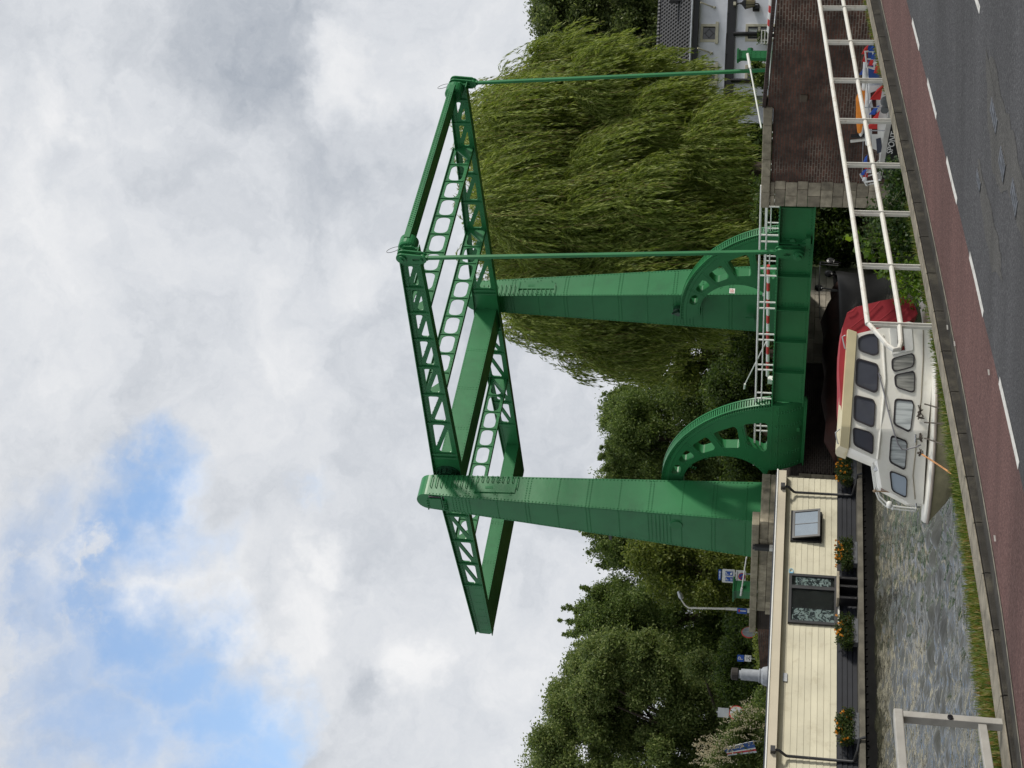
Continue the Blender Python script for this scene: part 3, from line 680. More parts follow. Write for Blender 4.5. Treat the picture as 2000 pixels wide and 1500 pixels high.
def strip(name, f0, f1, m, dz0=0., dz1=0., n=1, kind='structure', label=None, cat=None, sub=0):
    V = []; F = []
    for s in SS:
        for k in range(n+1):
            u = k/n; z0 = dz0(s) if callable(dz0) else dz0; z1 = dz1(s) if callable(dz1) else dz1
            V.append(RP(s, f0(s)*(1-u)+f1(s)*u, z0*(1-u)+z1*u))
    for i in range(len(SS)-1):
        for k in range(n): a = i*(n+1)+k; F.append((a, a+1, a+n+2, a+n+1))
    o = mesh_np(name, V, F, m); o['kind'] = kind
    if label: tag(o, label, cat)
    return o
def asphalt(name, c, speck, rough=.9):
    m = bpy.data.materials.new(name); m.use_nodes = True; nt = m.node_tree; N = nt.nodes; L = nt.links
    p = N['Principled BSDF']; p.inputs['Roughness'].default_value = rough; p.inputs['Specular IOR Level'].default_value = .3
    tc = N.new('ShaderNodeTexCoord'); n1 = N.new('ShaderNodeTexNoise'); n1.inputs['Scale'].default_value = 28; n1.inputs['Detail'].default_value = 4; n1.inputs['Roughness'].default_value = .75
    n2 = N.new('ShaderNodeTexNoise'); n2.inputs['Scale'].default_value = .35; n2.inputs['Detail'].default_value = 6; n2.inputs['Roughness'].default_value = .65
    L.new(tc.outputs['Object'], n1.inputs['Vector']); mq = N.new('ShaderNodeMapping'); mq.inputs['Rotation'].default_value = (0, 0, -.871); mq.inputs['Scale'].default_value = (.22, 1.9, 1); L.new(tc.outputs['Object'], mq.inputs[0]); L.new(mq.outputs[0], n2.inputs['Vector'])
    cr = N.new('ShaderNodeValToRGB'); e = cr.color_ramp.elements; e[0].position = .3; e[0].color = (*[x*.45 for x in c], 1); e[1].position = .78; e[1].color = (*speck, 1)
    q = cr.color_ramp.elements.new(.52); q.color = (*c, 1); L.new(n1.outputs['Fac'], cr.inputs['Fac'])
    mr = N.new('ShaderNodeMapRange'); mr.inputs['From Min'].default_value = .3; mr.inputs['From Max'].default_value = .7; mr.inputs['To Min'].default_value = .68; mr.inputs['To Max'].default_value = 1.34; L.new(n2.outputs['Fac'], mr.inputs['Value'])
    vm = N.new('ShaderNodeVectorMath'); vm.operation = 'SCALE'; L.new(cr.outputs['Color'], vm.inputs[0]); L.new(mr.outputs[0], vm.inputs['Scale']); L.new(vm.outputs['Vector'], p.inputs['Base Color'])
    b = N.new('ShaderNodeBump'); b.inputs['Strength'].default_value = .9; b.inputs['Distance'].default_value = .012; L.new(n1.outputs['Fac'], b.inputs['Height']); L.new(b.outputs['Normal'], p.inputs['Normal'])
    return m
ASPH = asphalt('dark_asphalt', (.062, .062, .066), (.15, .15, .15)); REDASPH = asphalt('red_asphalt', (.12, .062, .055), (.22, .14, .125)); PATCH = asphalt('pale_asphalt_patch', (.078, .076, .072), (.15, .145, .135))
strip('road', de, lambda s: 15.0+de(s), ASPH, n=10)
strip('bike_lane', kb, de, REDASPH, n=2)
strip('gutter', lambda s: kb(s)-.33, kb, GUTTER, dz0=-.004, dz1=.002)
# concrete kerb with joints
m = MB(); s = -40.
while s < 40:
    a, b = s+.006, s+.994; q = []
    for ss, l, z in ((a, ko(a), -.3), (b, ko(b), -.3), (b, kb(b)-.32, -.3), (a, kb(a)-.32, -.3), (a, ko(a), kh(a)+.01), (b, ko(b), kh(b)+.01), (b, kb(b)-.32, kh(b)), (a, kb(a)-.32, kh(a))): q.append(RP(ss, l, z))
    m.mi = 0; m.hexa(q); m.mi = 1; s += 1.0
    q = []
    for z2 in (.012, .03):
        for ss, l in ((a, ko(a)-.01), (b, ko(b)-.01), (b, kb(b)-.335), (a, kb(a)-.335)): q.append(RP(ss, l, kh(ss)+z2))
    m.hexa(q)
o = m.build('kerb', [GUTTER, CONC], bevel=.008); o['kind'] = 'structure'
m = MB(); s = -40.
while s < 40:                                  # thin pale row of setts between gutter and red lane
    a, b = s, s+.49; q = [RP(a, kb(a)-.06, .004), RP(b, kb(b)-.06, .004), RP(b, kb(b)+.0, .006), RP(a, kb(a)+.0, .006)]; m.add(q, [(0, 1, 2, 3)]); s += .5
o = m.build('gutter_edge', CONC); o['kind'] = 'structure'
# painted dashes, worn
def paintmat():
    m = mat('worn_road_paint', (.62, .61, .57), rough=.8, var=.12, scale=20, dirt=(.13, .125, .12, .85), dscale=7); return m
PAINT = paintmat(); m = MB()
for a, b in ((13.5, 12.9), (11.6, 10.8), (9.7, 8.75), (7.75, 6.85), (5.85, 4.82), (3.69, 2.52), (1.26, .05), (-1.38, -2.92), (-4.60, -6.46), (-8.6, -10.8), (-13.2, -15.5)):
    n = 6; V = []
    for k in range(n+1):
        s = a+(b-a)*k/n; w = .09
        V += [RP(s, de(s)-.02, .005), RP(s, de(s)-.02+w*1.3, .005)]
    m.add(V, [(2*k, 2*k+1, 2*k+3, 2*k+2) for k in range(n)])
for a, b in ((2.4, .2), (-5.2, -8)):
    m.add([RP(a, 5.42, .005), RP(b, 5.42, .005), RP(b, 5.53, .005), RP(a, 5.53, .005)], [(0, 1, 2, 3)])
o = m.build('road_marking', PAINT); o['kind'] = 'structure'
# irregular asphalt repairs and little iron covers
def blob(name, pts, m, dz, jit=.05, kind='structure'):
    P = [np.array(p, float) for p in pts]; out = []
    for a, b in zip(P, P[1:]+P[:1]):
        for k in range(5): q = a+(b-a)*k/5+RNG.normal(0, jit, 2); out.append(q)
    c = np.mean(out, 0); V = [RP(c[0], c[1], dz)]+[RP(q[0], q[1], dz) for q in out]; n = len(out)
    mb = MB(); mb.add(V, [(0, 1+i, 1+(i+1) % n) for i in range(n)]); o = mb.build(name, m)
    if kind: o['kind'] = kind
    return o
blob('road_patch', [(-.55, 5.3), (-1.25, 4.72), (-2.1, 4.42), (-2.7, 4.55), (-3.6, 4.95), (-5.2, 5.1), (-5.4, 5.5), (-3.6, 5.55), (-2.4, 5.42), (-1.3, 5.45)], PATCH, .004)
blob('road_patch', [(-1.0, 3.95), (-1.7, 3.6), (-2.9, 3.55), (-3.8, 3.9), (-3.2, 4.12), (-2.0, 4.0)], PATCH, .004)
IRON = mat('iron_cover', (.10, .108, .125), rough=.55, var=.6, scale=14, metal=.3, bump=.8, bscale=30)
for i, (ix, iy, lab) in enumerate(((1942, 225, 'worn iron cover in the pale road patch, nearest the far dashes'), (1958, 320, 'worn iron cover in the middle of the pale road patch'), (1982, 385, 'worn iron cover at the bottom edge of the road patch'), (1912, 352, 'small worn iron cover in the smaller road patch beside the dashes'))):
    p = Gr(ix, iy, .006); t_ = thing('utility_cover', lab, 'utility cover', p, math.atan2(RD[1], RD[0]), 'iron covers in the road'); L = (.62, .5, .55, .4)[i]/2; Wd = (.12, .14, .13, .08)[i]
    sl = .0748 if False else float((zroad(*(p[:2]+RD*.2))-zroad(*(p[:2]-RD*.2)))/.4)
    mb = MB(); mb.hexa([(-L, -Wd, -.01-sl*L), (L, -Wd, -.01+sl*L), (L, Wd, -.01+sl*L), (-L, Wd, -.01-sl*L), (-L, -Wd, .006-sl*L), (L, -Wd, .006+sl*L), (L, Wd, .006+sl*L), (-L, Wd, .006-sl*L)]); mb.build('cover_frame', PATCH, t_)
    mb = MB()
    for k in range(5):
        x0, x1 = -L+2*L*(k+.1)/5, -L+2*L*(k+.9)/5; mb.hexa([(x0, -Wd*.8, .006+sl*x0), (x1, -Wd*.8, .006+sl*x1), (x1, Wd*.8, .006+sl*x1), (x0, Wd*.8, .006+sl*x0), (x0, -Wd*.8, .012+sl*x0), (x1, -Wd*.8, .012+sl*x1), (x1, Wd*.8, .012+sl*x1), (x0, Wd*.8, .012+sl*x0)])
    mb.build('lid', IRON, t_)
# bits of litter on the lane
LIT = mat('pale_litter', (.7, .68, .62), rough=.8)
for i, (ix, iy, lab) in enumerate(((1852, 640, 'white scrap on the kerb below the end of the white guard rail'), (1866, 672, 'small pale scrap by the kerb, beyond the end of the guard rail'), (1933, 728, 'pale scrap lying on the red lane'), (1945, 1052, 'pale scrap on the kerb edge below the bow of the cruiser'))):
    p = Gr(ix, iy, .02); mb = MB(); mb.add([(-.03, -.02, .0), (.04, -.015, .01), (.03, .03, .0), (-.02, .025, .015)], [(0, 1, 2, 3)]); mb.prism([(-.03, -.02, .0), (.04, -.015, .01), (.03, .03, .0)], (0, 0, .02))
    o = mb.build('litter', LIT); o.location = p; tag(o, lab, 'litter')
# canal bank: from the kerb down into the water
SOIL = mat('bank_soil', (.07, .075, .03), rough=1, var=.4, scale=3, bump=1, bscale=12)
def be(s): return -1.5+.75*max(0, 1-abs(s-1.5)/4.2)+.2*min(1, max(0, (-3-s)/6))+.15*math.sin(s*1.3)+.06*math.sin(s*4.1)
V = []; F = []; prof = [(0, 0), (.25, -.03), (.55, -.12), (.8, -.3), (1.0, -.62), (1.15, -1.3)]
bs = list(np.arange(-40, 17.2, .25))
for s in bs:
    e = ko(s)-.01; w = be(s)
    zt_ = float(RP(s, e)[2])+kh(s)*.6
    for u, dz in prof:
        l = e+(w-e)*u; p = RO+RD*s+RN*l; z = zt_+(0.-zt_)*max(0, (u-.1)/.9)**1.3 if u <= 1 else -.6
        V.append((p[0], p[1], z+.03*math.sin(s*5+u*9) if u < 1 else -.35))
k_ = len(prof)
for i in range(len(bs)-1):
    for k in range(k_-1): a = i*k_+k; F.append((a, a+1, a+k_+1, a+k_))
o = mesh_np('canal_bank', V, F, SOIL, smooth=True); o['kind'] = 'structure'
def bank_z(s, l):
    e = ko(s); w = be(s); u = (e-l)/(e-w); zt_ = float(RP(s, e)[2])+kh(s)*.6
    return zt_*(1-max(0, (u-.1)/.9)**1.3) if u < 1 else -.05
# grass on the bank: blades, one mesh
def blades(n, srange, hmin, hmax, dry, name, mats, dens=None, lr=(-.05, 1.02)):
    V = []; F = []
    for i in range(n):
        s = random.uniform(*srange); u = random.uniform(*lr)**.8 if lr[0] >= 0 else max(0.02, random.uniform(*lr)); e = ko(s); l = e+(be(s)-e)*u
        if dens and random.random() > dens(s, u): continue
        p = RO+RD*s+RN*l; z = bank_z(s, l)-.02; h = random.uniform(hmin, hmax)*(.6+.6*u)*(.35 if 3.6 < s < 8.4 else 1); a = random.uniform(0, 2*PI); wv = .006+.007*random.random()
        d = np.array([math.cos(a), math.sin(a)]); ln = random.uniform(.1, .6)*h; sd = np.array([-d[1], d[0]])*wv; b = len(V)
        V += [(p[0]-sd[0], p[1]-sd[1], z), (p[0]+sd[0], p[1]+sd[1], z), (p[0]+sd[0]*.7+d[0]*ln*.4, p[1]+sd[1]*.7+d[1]*ln*.4, z+h*.6), (p[0]-sd[0]*.7+d[0]*ln*.4, p[1]-sd[1]*.7+d[1]*ln*.4, z+h*.6), (p[0]+d[0]*ln, p[1]+d[1]*ln, z+h)]
        F.append((b, b+1, b+2, b+3)); F.append((b+3, b+2, b+4, b+4))
    Fq = np.array([f for f in F if len(set(f)) == 4]); Ft = np.array([f[:3] for f in F if len(set(f)) == 3])
    me = bpy.data.meshes.new(name); me.from_pydata(V, [], [tuple(f) for f in Fq.tolist()]+[tuple(f) for f in Ft.tolist()]); me.materials.append(mats); o = bpy.data.objects.new(name, me); COL.objects.link(o); return o
GRASS = leafmat('verge_grass', (.045, .085, .012), (.10, .15, .02), (.24, .24, .07)); DRYG = leafmat('dry_grass', (.16, .11, .03), (.28, .19, .06), (.34, .29, .13))
o = blades(26000, (-16, 13), .07, .26, 0, 'verge_grass', GRASS); tag(o, 'green grass growing along the canal bank beside the kerb', 'grass', kind='stuff')
def dd(s, u): return (.9 if s < -4.2 else (.75 if s > 8.2 else .12))*(.4+.6*abs(math.sin(s*2.3)))
o = blades(22000, (-16, 14), .06, .22, 1, 'dry_grass', DRYG, dd); tag(o, 'straw-coloured dry grass along the edge of the kerb', 'grass', kind='stuff')
# water
def water():
    m = bpy.data.materials.new('canal_water'); m.use_nodes = True; nt = m.node_tree; N = nt.nodes; L = nt.links
    p = N['Principled BSDF']; p.inputs['Base Color'].default_value = (.030, .031, .018, 1); p.inputs['Roughness'].default_value = .03; p.inputs['IOR'].default_value = 1.45; p.inputs['Specular IOR Level'].default_value = 1.0
    tc = N.new('ShaderNodeTexCoord')
    mp = N.new('ShaderNodeMapping'); mp.inputs['Scale'].default_value = (1, 1, 1); L.new(tc.outputs['Object'], mp.inputs['Vector'])
    hs = []
    for sc_, d_, rot, st in ((1.6, 3, .5, (1, 2.2, 1)), (5.0, 3, .8, (1, 1.7, 1))):
        m2 = N.new('ShaderNodeMapping'); m2.inputs['Rotation'].default_value = (0, 0, rot); m2.inputs['Scale'].default_value = st; L.new(tc.outputs['Object'], m2.inputs['Vector'])
        n = N.new('ShaderNodeTexNoise'); n.inputs['Scale'].default_value = sc_; n.inputs['Detail'].default_value = d_; n.inputs['Distortion'].default_value = .6; L.new(m2.outputs[0], n.inputs['Vector']); hs.append(n)
    ad = N.new('ShaderNodeMath'); ad.operation = 'MULTIPLY_ADD'; ad.inputs[1].default_value = 2.2; L.new(hs[0].outputs['Fac'], ad.inputs[0]); L.new(hs[1].outputs['Fac'], ad.inputs[2])
    # calmer water in the lee of the bridge, ruffled in the open basin
    n3 = N.new('ShaderNodeTexNoise'); n3.inputs['Scale'].default_value = .12; L.new(tc.outputs['Object'], n3.inputs['Vector'])
    sp = N.new('ShaderNodeSeparateXYZ'); L.new(tc.outputs['Object'], sp.inputs[0]); mr = N.new('ShaderNodeMapRange'); mr.inputs['From Min'].default_value = 3.0; mr.inputs['From Max'].default_value = -4.0; mr.inputs['To Min'].default_value = .10; mr.inputs['To Max'].default_value = 1.0
    L.new(sp.outputs[0], mr.inputs['Value'])
    mu = N.new('ShaderNodeMath'); mu.operation = 'MULTIPLY'; L.new(mr.outputs[0], mu.inputs[0]); mu.inputs[1].default_value = 1.0
    b = N.new('ShaderNodeBump'); b.inputs['Distance'].default_value = .02; L.new(mu.outputs[0], b.inputs['Strength']); L.new(ad.outputs[0], b.inputs['Height']); L.new(b.outputs['Normal'], p.inputs['Normal'])
    return m
V = [(-160, -30, 0), (160, -30, 0), (160, 190, 0), (-160, 190, 0)]
WMAT = water()
V = [(p[0], p[1], -.02) for p in V]; o = mesh_np('canal_water', V, [(0, 1, 2, 3)], WMAT); o['kind'] = 'structure'
gx = np.arange(-13.5, 5, .058); gy = np.concatenate([np.arange(16, 30, .058), np.arange(30, 46, .075)]); GX, GY = np.meshgrid(gx, gy); H = np.zeros_like(GX); wr_ = np.random.default_rng(3)
for k in range(64):
    lam = wr_.uniform(.40, 1.05) if k < 44 else wr_.uniform(.22, .4); th = 1.7+wr_.normal(0, .95); kk = 2*PI/lam; H += lam*(.0115 if k < 44 else .006)*np.sin(kk*(GX*math.cos(th)+GY*math.sin(th))+wr_.uniform(0, 7)+1.3*np.sin(GX*.7*wr_.uniform(.5, 1.5)+GY*.6))
calm = np.clip((2.2-GX)/4.5, .10, 1); gust = .7+.3*np.sin(GX*.5+1.1*np.sin(GY*.35))*np.sin(GY*.42+GX*.21); edge = np.clip((GX+13.5)/1, 0, 1)*np.clip((5-GX)/2, 0, 1)*np.clip((46-GY)/4, 0, 1)
Z = H*calm*gust*edge; ny_, nx_ = GX.shape; idx = np.arange(ny_*nx_).reshape(ny_, nx_)
F = np.stack([idx[:-1, :-1], idx[:-1, 1:], idx[1:, 1:], idx[1:, :-1]], -1).reshape(-1, 4)
o = mesh_np('canal_water', np.stack([GX, GY, Z-.019*(1-edge)], -1).reshape(-1, 3), F, WMAT, smooth=True); o['kind'] = 'structure'
# far land behind both quays
LAND = mat('far_ground', (.06, .075, .03), rough=1, var=.4, scale=.5, bump=.5, bscale=4)
def land(name, pts, z, mt, low=-1.2):
    mb = MB(); mb.prism([(p[0], p[1], low) for p in pts], (0, 0, z-low)); o = mb.build(name, mt); o['kind'] = 'structure'; return o
bb_ = lambda t, w: B(t, w)[:2]
land('far_bank', [bb_(-12.75, -60), bb_(-12.75, -2.62), bb_(-24, -2.62), bb_(-24, 9.9), bb_(-13.4, 9.9), bb_(-13.4, 14), bb_(-12.6, 18), bb_(-10.5, 22), bb_(-10, 40), bb_(-5, 90), bb_(-60, 400), bb_(-900, 400), bb_(-900, -700), bb_(-300, -700)], 1.9, LAND)
land('near_bank', [bb_(1.05, W+.95), bb_(1.05, 70), bb_(200, 300), bb_(260, 20), bb_(24, .1), bb_(24, W+.95)], 2.2, LAND)
land('ground_beyond', [(-1500, 150), (1500, 150), (1500, 2500), (-1500, 2500)], 1.85, LAND)
# ground under the road and round the viewer
V = []; F = []; ls = [16, 22, 40, 120]; 
for s in SS:
    for l in ls: p = RP(s, l+de(s)*0+ (de(s) if l < 20 else 0), -.01); V.append(p)
for i in range(len(SS)-1):
    for k in range(len(ls)-1): a = i*4+k; F.append((a, a+1, a+5, a+4))
o = mesh_np('ground', V, F, LAND); o['kind'] = 'structure'

# ================================================================== WHITE TUBE GUARD RAIL
gr = thing('guard_rail', 'white tubular steel guard rail along the kerb, ending in a V-shaped nose', 'guard rail', RP(0, .3, .1), 0)
go = Vector(RP(0, .3, .1)); ps = [0.0+1.575*k for k in range(-0, 12)]
rt = lambda s, h: Vector(RP(s, .30+.02*(s > 8), .11+h))-go
m = MB(); m.tube([rt(0, .98), rt(-.52, .74), rt(-.62, .66), rt(-.60, .58), rt(-.45, .54), rt(-.02, .52)], .040, 10)
m.build('end_nose', OLDWHITE, gr, smooth=True)
ss_ = list(np.arange(0, 18, .5))
for h, nm in ((1.0, 'top_rail'), (.50, 'middle_rail')):
    m = MB(); m.tube([rt(s, h) for s in ss_], .042, 10); m.build(nm, OLDWHITE, gr, smooth=True)
for s in ps:
    m = MB(); m.box(-.035, .035, -.02, .02, -.15, .97); m.box(-.007, .007, -.055, .055, -.15, .97)
    for v_ in range(len(m.v)): pass
    b = rt(s, 0); a = math.atan2(RD[1], RD[0]); c, s2 = math.cos(a), math.sin(a)
    m.v = [(b.x+x*c-y*s2, b.y+x*s2+y*c, b.z+z) for x, y, z in m.v]; m.build('post', OLDWHITE, gr)
# weathered grey wooden rail at the left
wr = thing('wooden_rail', 'weathered grey timber rail on the bank in the bottom left corner', 'railing', (0, 0, 0), 0)
GWOOD = mat('grey_painted_timber', (.36, .35, .32), rough=.7, var=.15, scale=4, dirt=(.16, .15, .12, .5), dscale=3)
wp = Gr(1965, 1412, .02); dv = np.array([-.45, -.893, 0]); wr.location = wp; nv = np.array([.893, -.45, 0])
hz = float(at(1745, 1390, wp[1])[2]-wp[2]); m = MB()
def wbox(a0, a1, b0, b1, z0, z1):
    q = [dv*a+nv*b for a, b in ((a0, b0), (a1, b0), (a1, b1), (a0, b1))]; return [np.array([p[0], p[1], z0]) for p in q]+[np.array([p[0], p[1], z1]) for p in q]
m.hexa(wbox(-.01, .09, -.05, .05, -.4, hz-.10)); m.build('post', GWOOD, wr, bevel=.008)
m = MB(); m.hexa(wbox(1.75, 1.92, -.075, .075, -.4, hz-.15)); m.build('post', GWOOD, wr, bevel=.008)
m = MB(); m.hexa(wbox(-.03, 3.2, -.06, .06, hz-.098, hz)); m.build('top_rail', GWOOD, wr, bevel=.012)
zl_ = float(at(1908, 1415, wp[1])[2]-wp[2]); m = MB(); m.hexa(wbox(.092, 1.748, -.035, .035, zl_-.09, zl_)); m.build('lower_rail', GWOOD, wr, bevel=.008)
m = MB(); 
for a in (.05, .06, 1.0): m.lathe(dv*a+nv*.051+np.array([0, 0, hz-.08 if a > .5 else hz*.5]), nv, [(0, .03), (.02, .03)], 8)
m.build('bolt', BLACK, wr)

# ================================================================== HOUSEBOAT
HY = math.radians(46.0); HE = np.array([math.cos(HY), math.sin(HY), 0]); HN = np.array([math.sin(HY), -math.cos(HY), 0])
HO = at(1600, 930, 48.0); HO[2] = 0
def Hp(ix, iy, d=0.0):
    p = on_plane(ix, iy, HO+HN*d, HN)-HO; return np.array([p@HE, p[2]])
hb = thing('houseboat', 'cream and black boarded houseboat moored along the far quay', 'houseboat', HO, HY)
# local: x along (0 at right end, negative to the left), y into the boat, z up
XL = -16.0; X0 = float(Hp(1580, 935)[0]); zc = 1.02; ztop = 2.60
m = MB(); nb = 9; hgt = (ztop-zc)/nb
for k in range(nb):
    z0, z1 = zc+hgt*k, zc+hgt*(k+1); m.hexa([(XL, -.019, z0), (X0, -.019, z0), (X0, .04, z0), (XL, .04, z0), (XL, -.006, z1-.004), (X0, -.006, z1-.004), (X0, .04, z1-.004), (XL, .04, z1-.004)])
    m.hexa([(X0-.028, .04, z0), (X0+.024, .04, z0), (X0+.024, 3.3, z0), (X0-.028, 3.3, z0), (X0-.028, .04, z1-.004), (X0+.004, .04, z1-.004), (X0+.004, 3.3, z1-.004), (X0-.028, 3.3, z1-.004)])
m.box(XL, X0-.03, .041, 3.3, zc, ztop); m.build('upper_wall', CREAMB, hb)
m = MB(); hgt = (zc-.46)/4
for k in range(4):
    z0, z1 = .46+hgt*k, .46+hgt*(k+1)-.012; m.hexa([(XL, -.075, z0), (X0+.02, -.075, z0), (X0+.02, .1, z0), (XL, .1, z0), (XL, -.05, z1), (X0+.02, -.05, z1), (X0+.02, .1, z1), (XL, .1, z1)])
m.box(XL, X0+.019, .0, 3.3, .45, zc-.02); m.build('lower_wall', NAVY, hb)
m = MB(); m.box(XL, X0+.03, -.30, 3.5, 2.605, 2.86); m.build('fascia', CREAMF, hb, bevel=.006)
m = MB(); m.box(XL, X0+.05, -.33, 3.53, 2.863, 2.90); m.build('roof_edge', WHITE, hb)
m = MB(); m.box(XL, X0+.0, -.2, 3.4, 2.902, 2.93); m.box(-12.1, -12.0, -.305, -.2, 2.6, 2.86); m.build('roof', mat('roof_felt', (.03, .035, .05), rough=.9, var=.3), hb)
m = MB(); m.box(XL, X0+.55, -.62, 3.6, .30, .45); m.build('deck_ledge', mat('deck_timber', (.13, .12, .095), rough=.9, var=.35, scale=3), hb)
m = MB(); m.box(XL, X0+.5, -.52, 3.6, -.6, .298); 
for k in range(60): m.lathe((X0+.4-.25*k, -.519, .24), (0, -1, 0), [(0, .04), (.03, .03)], 6)
m.build('hull', mat('tarred_hull', (.006, .006, .006), rough=.7, var=.4, spec=.12), hb)
# big window (two lights with curtains)
DARKGL = mat('dark_window_glass', (.012, .014, .016), rough=.04, var=.3, spec=.7)
CURT = mat('lace_curtain', (.42, .46, .44), rough=.9, var=.35, scale=9)
def frame(name, x0, x1, z0, z1, w, y0, y1, m_, parent):
    mb = MB(); mb.box(x0, x1, y0, y1, z0, z0+w); mb.box(x0, x1, y0, y1, z1-w, z1); mb.box(x0, x0+w, y0, y1, z0+w, z1-w); mb.box(x1-w, x1, y0, y1, z0+w, z1-w); return mb.build(name, m_, parent, bevel=.006)
xr = float(Hp(1590, 1126)[0]); xl = float(Hp(1590, 1222)[0]); wz0, wz1 = 1.0, 2.42
wf_ = frame('window', xl, xr, wz0, wz1, .09, -.095, .02, DGREY, hb)
def curtain(mb, x0, x1, z0, z1, y, am=.025, n=14):
    V = []
    for i in range(n+1):
        x = x0+(x1-x0)*i/n; yy = y+am*math.sin(i*2.1); V += [(x, yy, z0), (x+.02*math.sin(i), yy, z1)]
    mb.add(V, [(2*i, 2*i+2, 2*i+3, 2*i+1) for i in range(n)])
xm = xr-.44*(xr-xl)*.62
m = MB(); m.box(xm-.06, xm+.06, -.094, .02, wz0+.09, wz1-.09); m.build('mullion', DGREY, wf_)
m = MB(); m.box(xm+.06, xr-.09, -.056, -.050, wz0+.09, wz1-.09); m.box(xl+.09, xm-.06, -.056, -.050, wz0+.09, wz1-.09)
gl = bpy.data.materials.new('clear_pane'); gl.use_nodes = True; gp = gl.node_tree.nodes['Principled BSDF']; gp.inputs['Roughness'].default_value = .02; gp.inputs['Transmission Weight'].default_value = 1.0; gp.inputs['IOR'].default_value = 1.15; gp.inputs['Base Color'].default_value = (.85, .9, .88, 1)
m.build('pane', gl, wf_)
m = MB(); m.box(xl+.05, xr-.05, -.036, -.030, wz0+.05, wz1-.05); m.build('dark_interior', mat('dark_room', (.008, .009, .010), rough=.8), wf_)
CURT2 = bpy.data.materials.new('patterned_lace'); CURT2.use_nodes = True
_n = CURT2.node_tree; _p = _n.nodes['Principled BSDF']; _p.inputs['Roughness'].default_value = .9; _t = _n.nodes.new('ShaderNodeTexCoord'); _w = _n.nodes.new('ShaderNodeTexNoise'); _w.inputs['Scale'].default_value = 5; _w.inputs['Detail'].default_value = 2; _w.inputs['Distortion'].default_value = 2.5
_r = _n.nodes.new('ShaderNodeValToRGB'); _r.color_ramp.elements[0].position = .46; _r.color_ramp.elements[0].color = (.03, .04, .045, 1); _r.color_ramp.elements[1].position = .56; _r.color_ramp.elements[1].color = (.40, .46, .46, 1)
_n.links.new(_t.outputs['Object'], _w.inputs['Vector']); _n.links.new(_w.outputs['Fac'], _r.inputs['Fac']); _n.links.new(_r.outputs['Color'], _p.inputs['Base Color'])
m = MB(); curtain(m, xm+.1, xr-.11, wz0+.2, wz1-.2, -.041, .004); curtain(m, xl+.1, xl+.42*(xm-xl), wz0+.1, wz1-.12, -.041, .004); m.build('curtain', CURT2, wf_)
m = MB(); m.box(xl-.02, xr+.02, -.13, .0, wz0-.05, wz0-.002); m.build('sill', OLDWHITE, wf_)
# small tilted-open window
xr, xl = float(Hp(1570, 1001)[0]), float(Hp(1570, 1060)[0]); z0, z1 = 1.48, 2.42
wf2 = frame('window', xl, xr, z0, z1, .07, -.075, .02, BLACK, hb)
m = MB(); m.box(xl+.05, xr-.05, -.036, -.030, z0+.05, z1-.05); m.build('dark_interior', DARKGL, wf2)
def tilt(p, a=.22):
    x, y, z = p; c, s = math.cos(a), math.sin(a); return (x, -.08+(y*c-(z1-z)*s), z1-((z1-z)*c+y*s))
m = MB(); a0, a1, b0, b1 = xl+.06, xr-.06, z0+.04, z1-.06
for bx in ((a0, a1, b0, b0+.07), (a0, a1, b1-.07, b1), (a0, a0+.07, b0+.07, b1-.07), (a1-.07, a1, b0+.07, b1-.07)): m.box(bx[0], bx[1], -.03, .02, bx[2], bx[3])
m.v = [tilt(v) for v in m.v]; sash = m.build('sash', DGREY, wf2)
m = MB(); m.box(a0+.07, a1-.07, -.008, .0, b0+.07, b1-.07); m.v = [tilt(v) for v in m.v]
MIR = mat('reflecting_pane', (.42, .47, .5), rough=.03, metal=.9, var=.05); m.build('pane', MIR, wf2)
m = MB(); m.box((a0+a1)/2-.012, (a0+a1)/2+.012, -.014, -.009, b0+.07, b1-.07); m.v = [tilt(v) for v in m.v]; m.build('glazing_bar', DGREY, wf2)
# downpipes with hoppers
for iy in (966, 1482):
    x = float(Hp(1543, iy)[0]); m = MB(); m.box(x-.085, x+.085, -.45, -.31, 2.64, 2.77)
    m.tube([(x, -.39, 2.62), (x, -.36, 2.54), (x, -.14, 2.36), (x, -.12, 2.3), (x, -.12, .62), (x+.03, -.16, .56), (x+.1, -.5, .5), (x+.36, -.68, .46), (x+.40, -.72, .30)], .040, 10); m.build('downpipe', DGREY, hb, smooth=True)
m = MB(); x = float(Hp(1540, 1325)[0]); m.box(x-.14, x+.14, -.05, -.025, 2.38, 2.5); m.build('vent_plate', GALV, hb)
m = MB(); x = float(Hp(1555, 1118)[0]); m.tube([(x+.1*math.cos(a), -.04, 2.36+.06*math.sin(a)) for a in lin(0, 2*PI, 14)], .014, 5); m.box(x-.18, x-.02, -.05, -.03, 2.31, 2.41); m.build('emblem', mat('pale_blue', (.2, .45, .62)), hb)
# flue on the roof
x = float(Hp(1485, 1320, -1.2)[0]); m = MB(); m.lathe((x, 1.2, 2.9), (0, 0, 1), [(0, .30), (.16, .26), (.22, .19), (.24, .21), (.27, .21), (.28, .17), (.78, .165), (.80, .12), (.86, .12)], 20); m.build('flue', mat('dull_zinc', (.30, .32, .345), rough=.65, var=.2, scale=7), hb, smooth=True)
m = MB(); m.lathe((x, 1.2, 3.76), (0, 0, 1), [(0, .15), (.02, .18), (.2, .18), (.22, .10)], 16); m.build('flue_cowl', mat('rusty_cowl', (.035, .03, .025), rough=.8), hb)
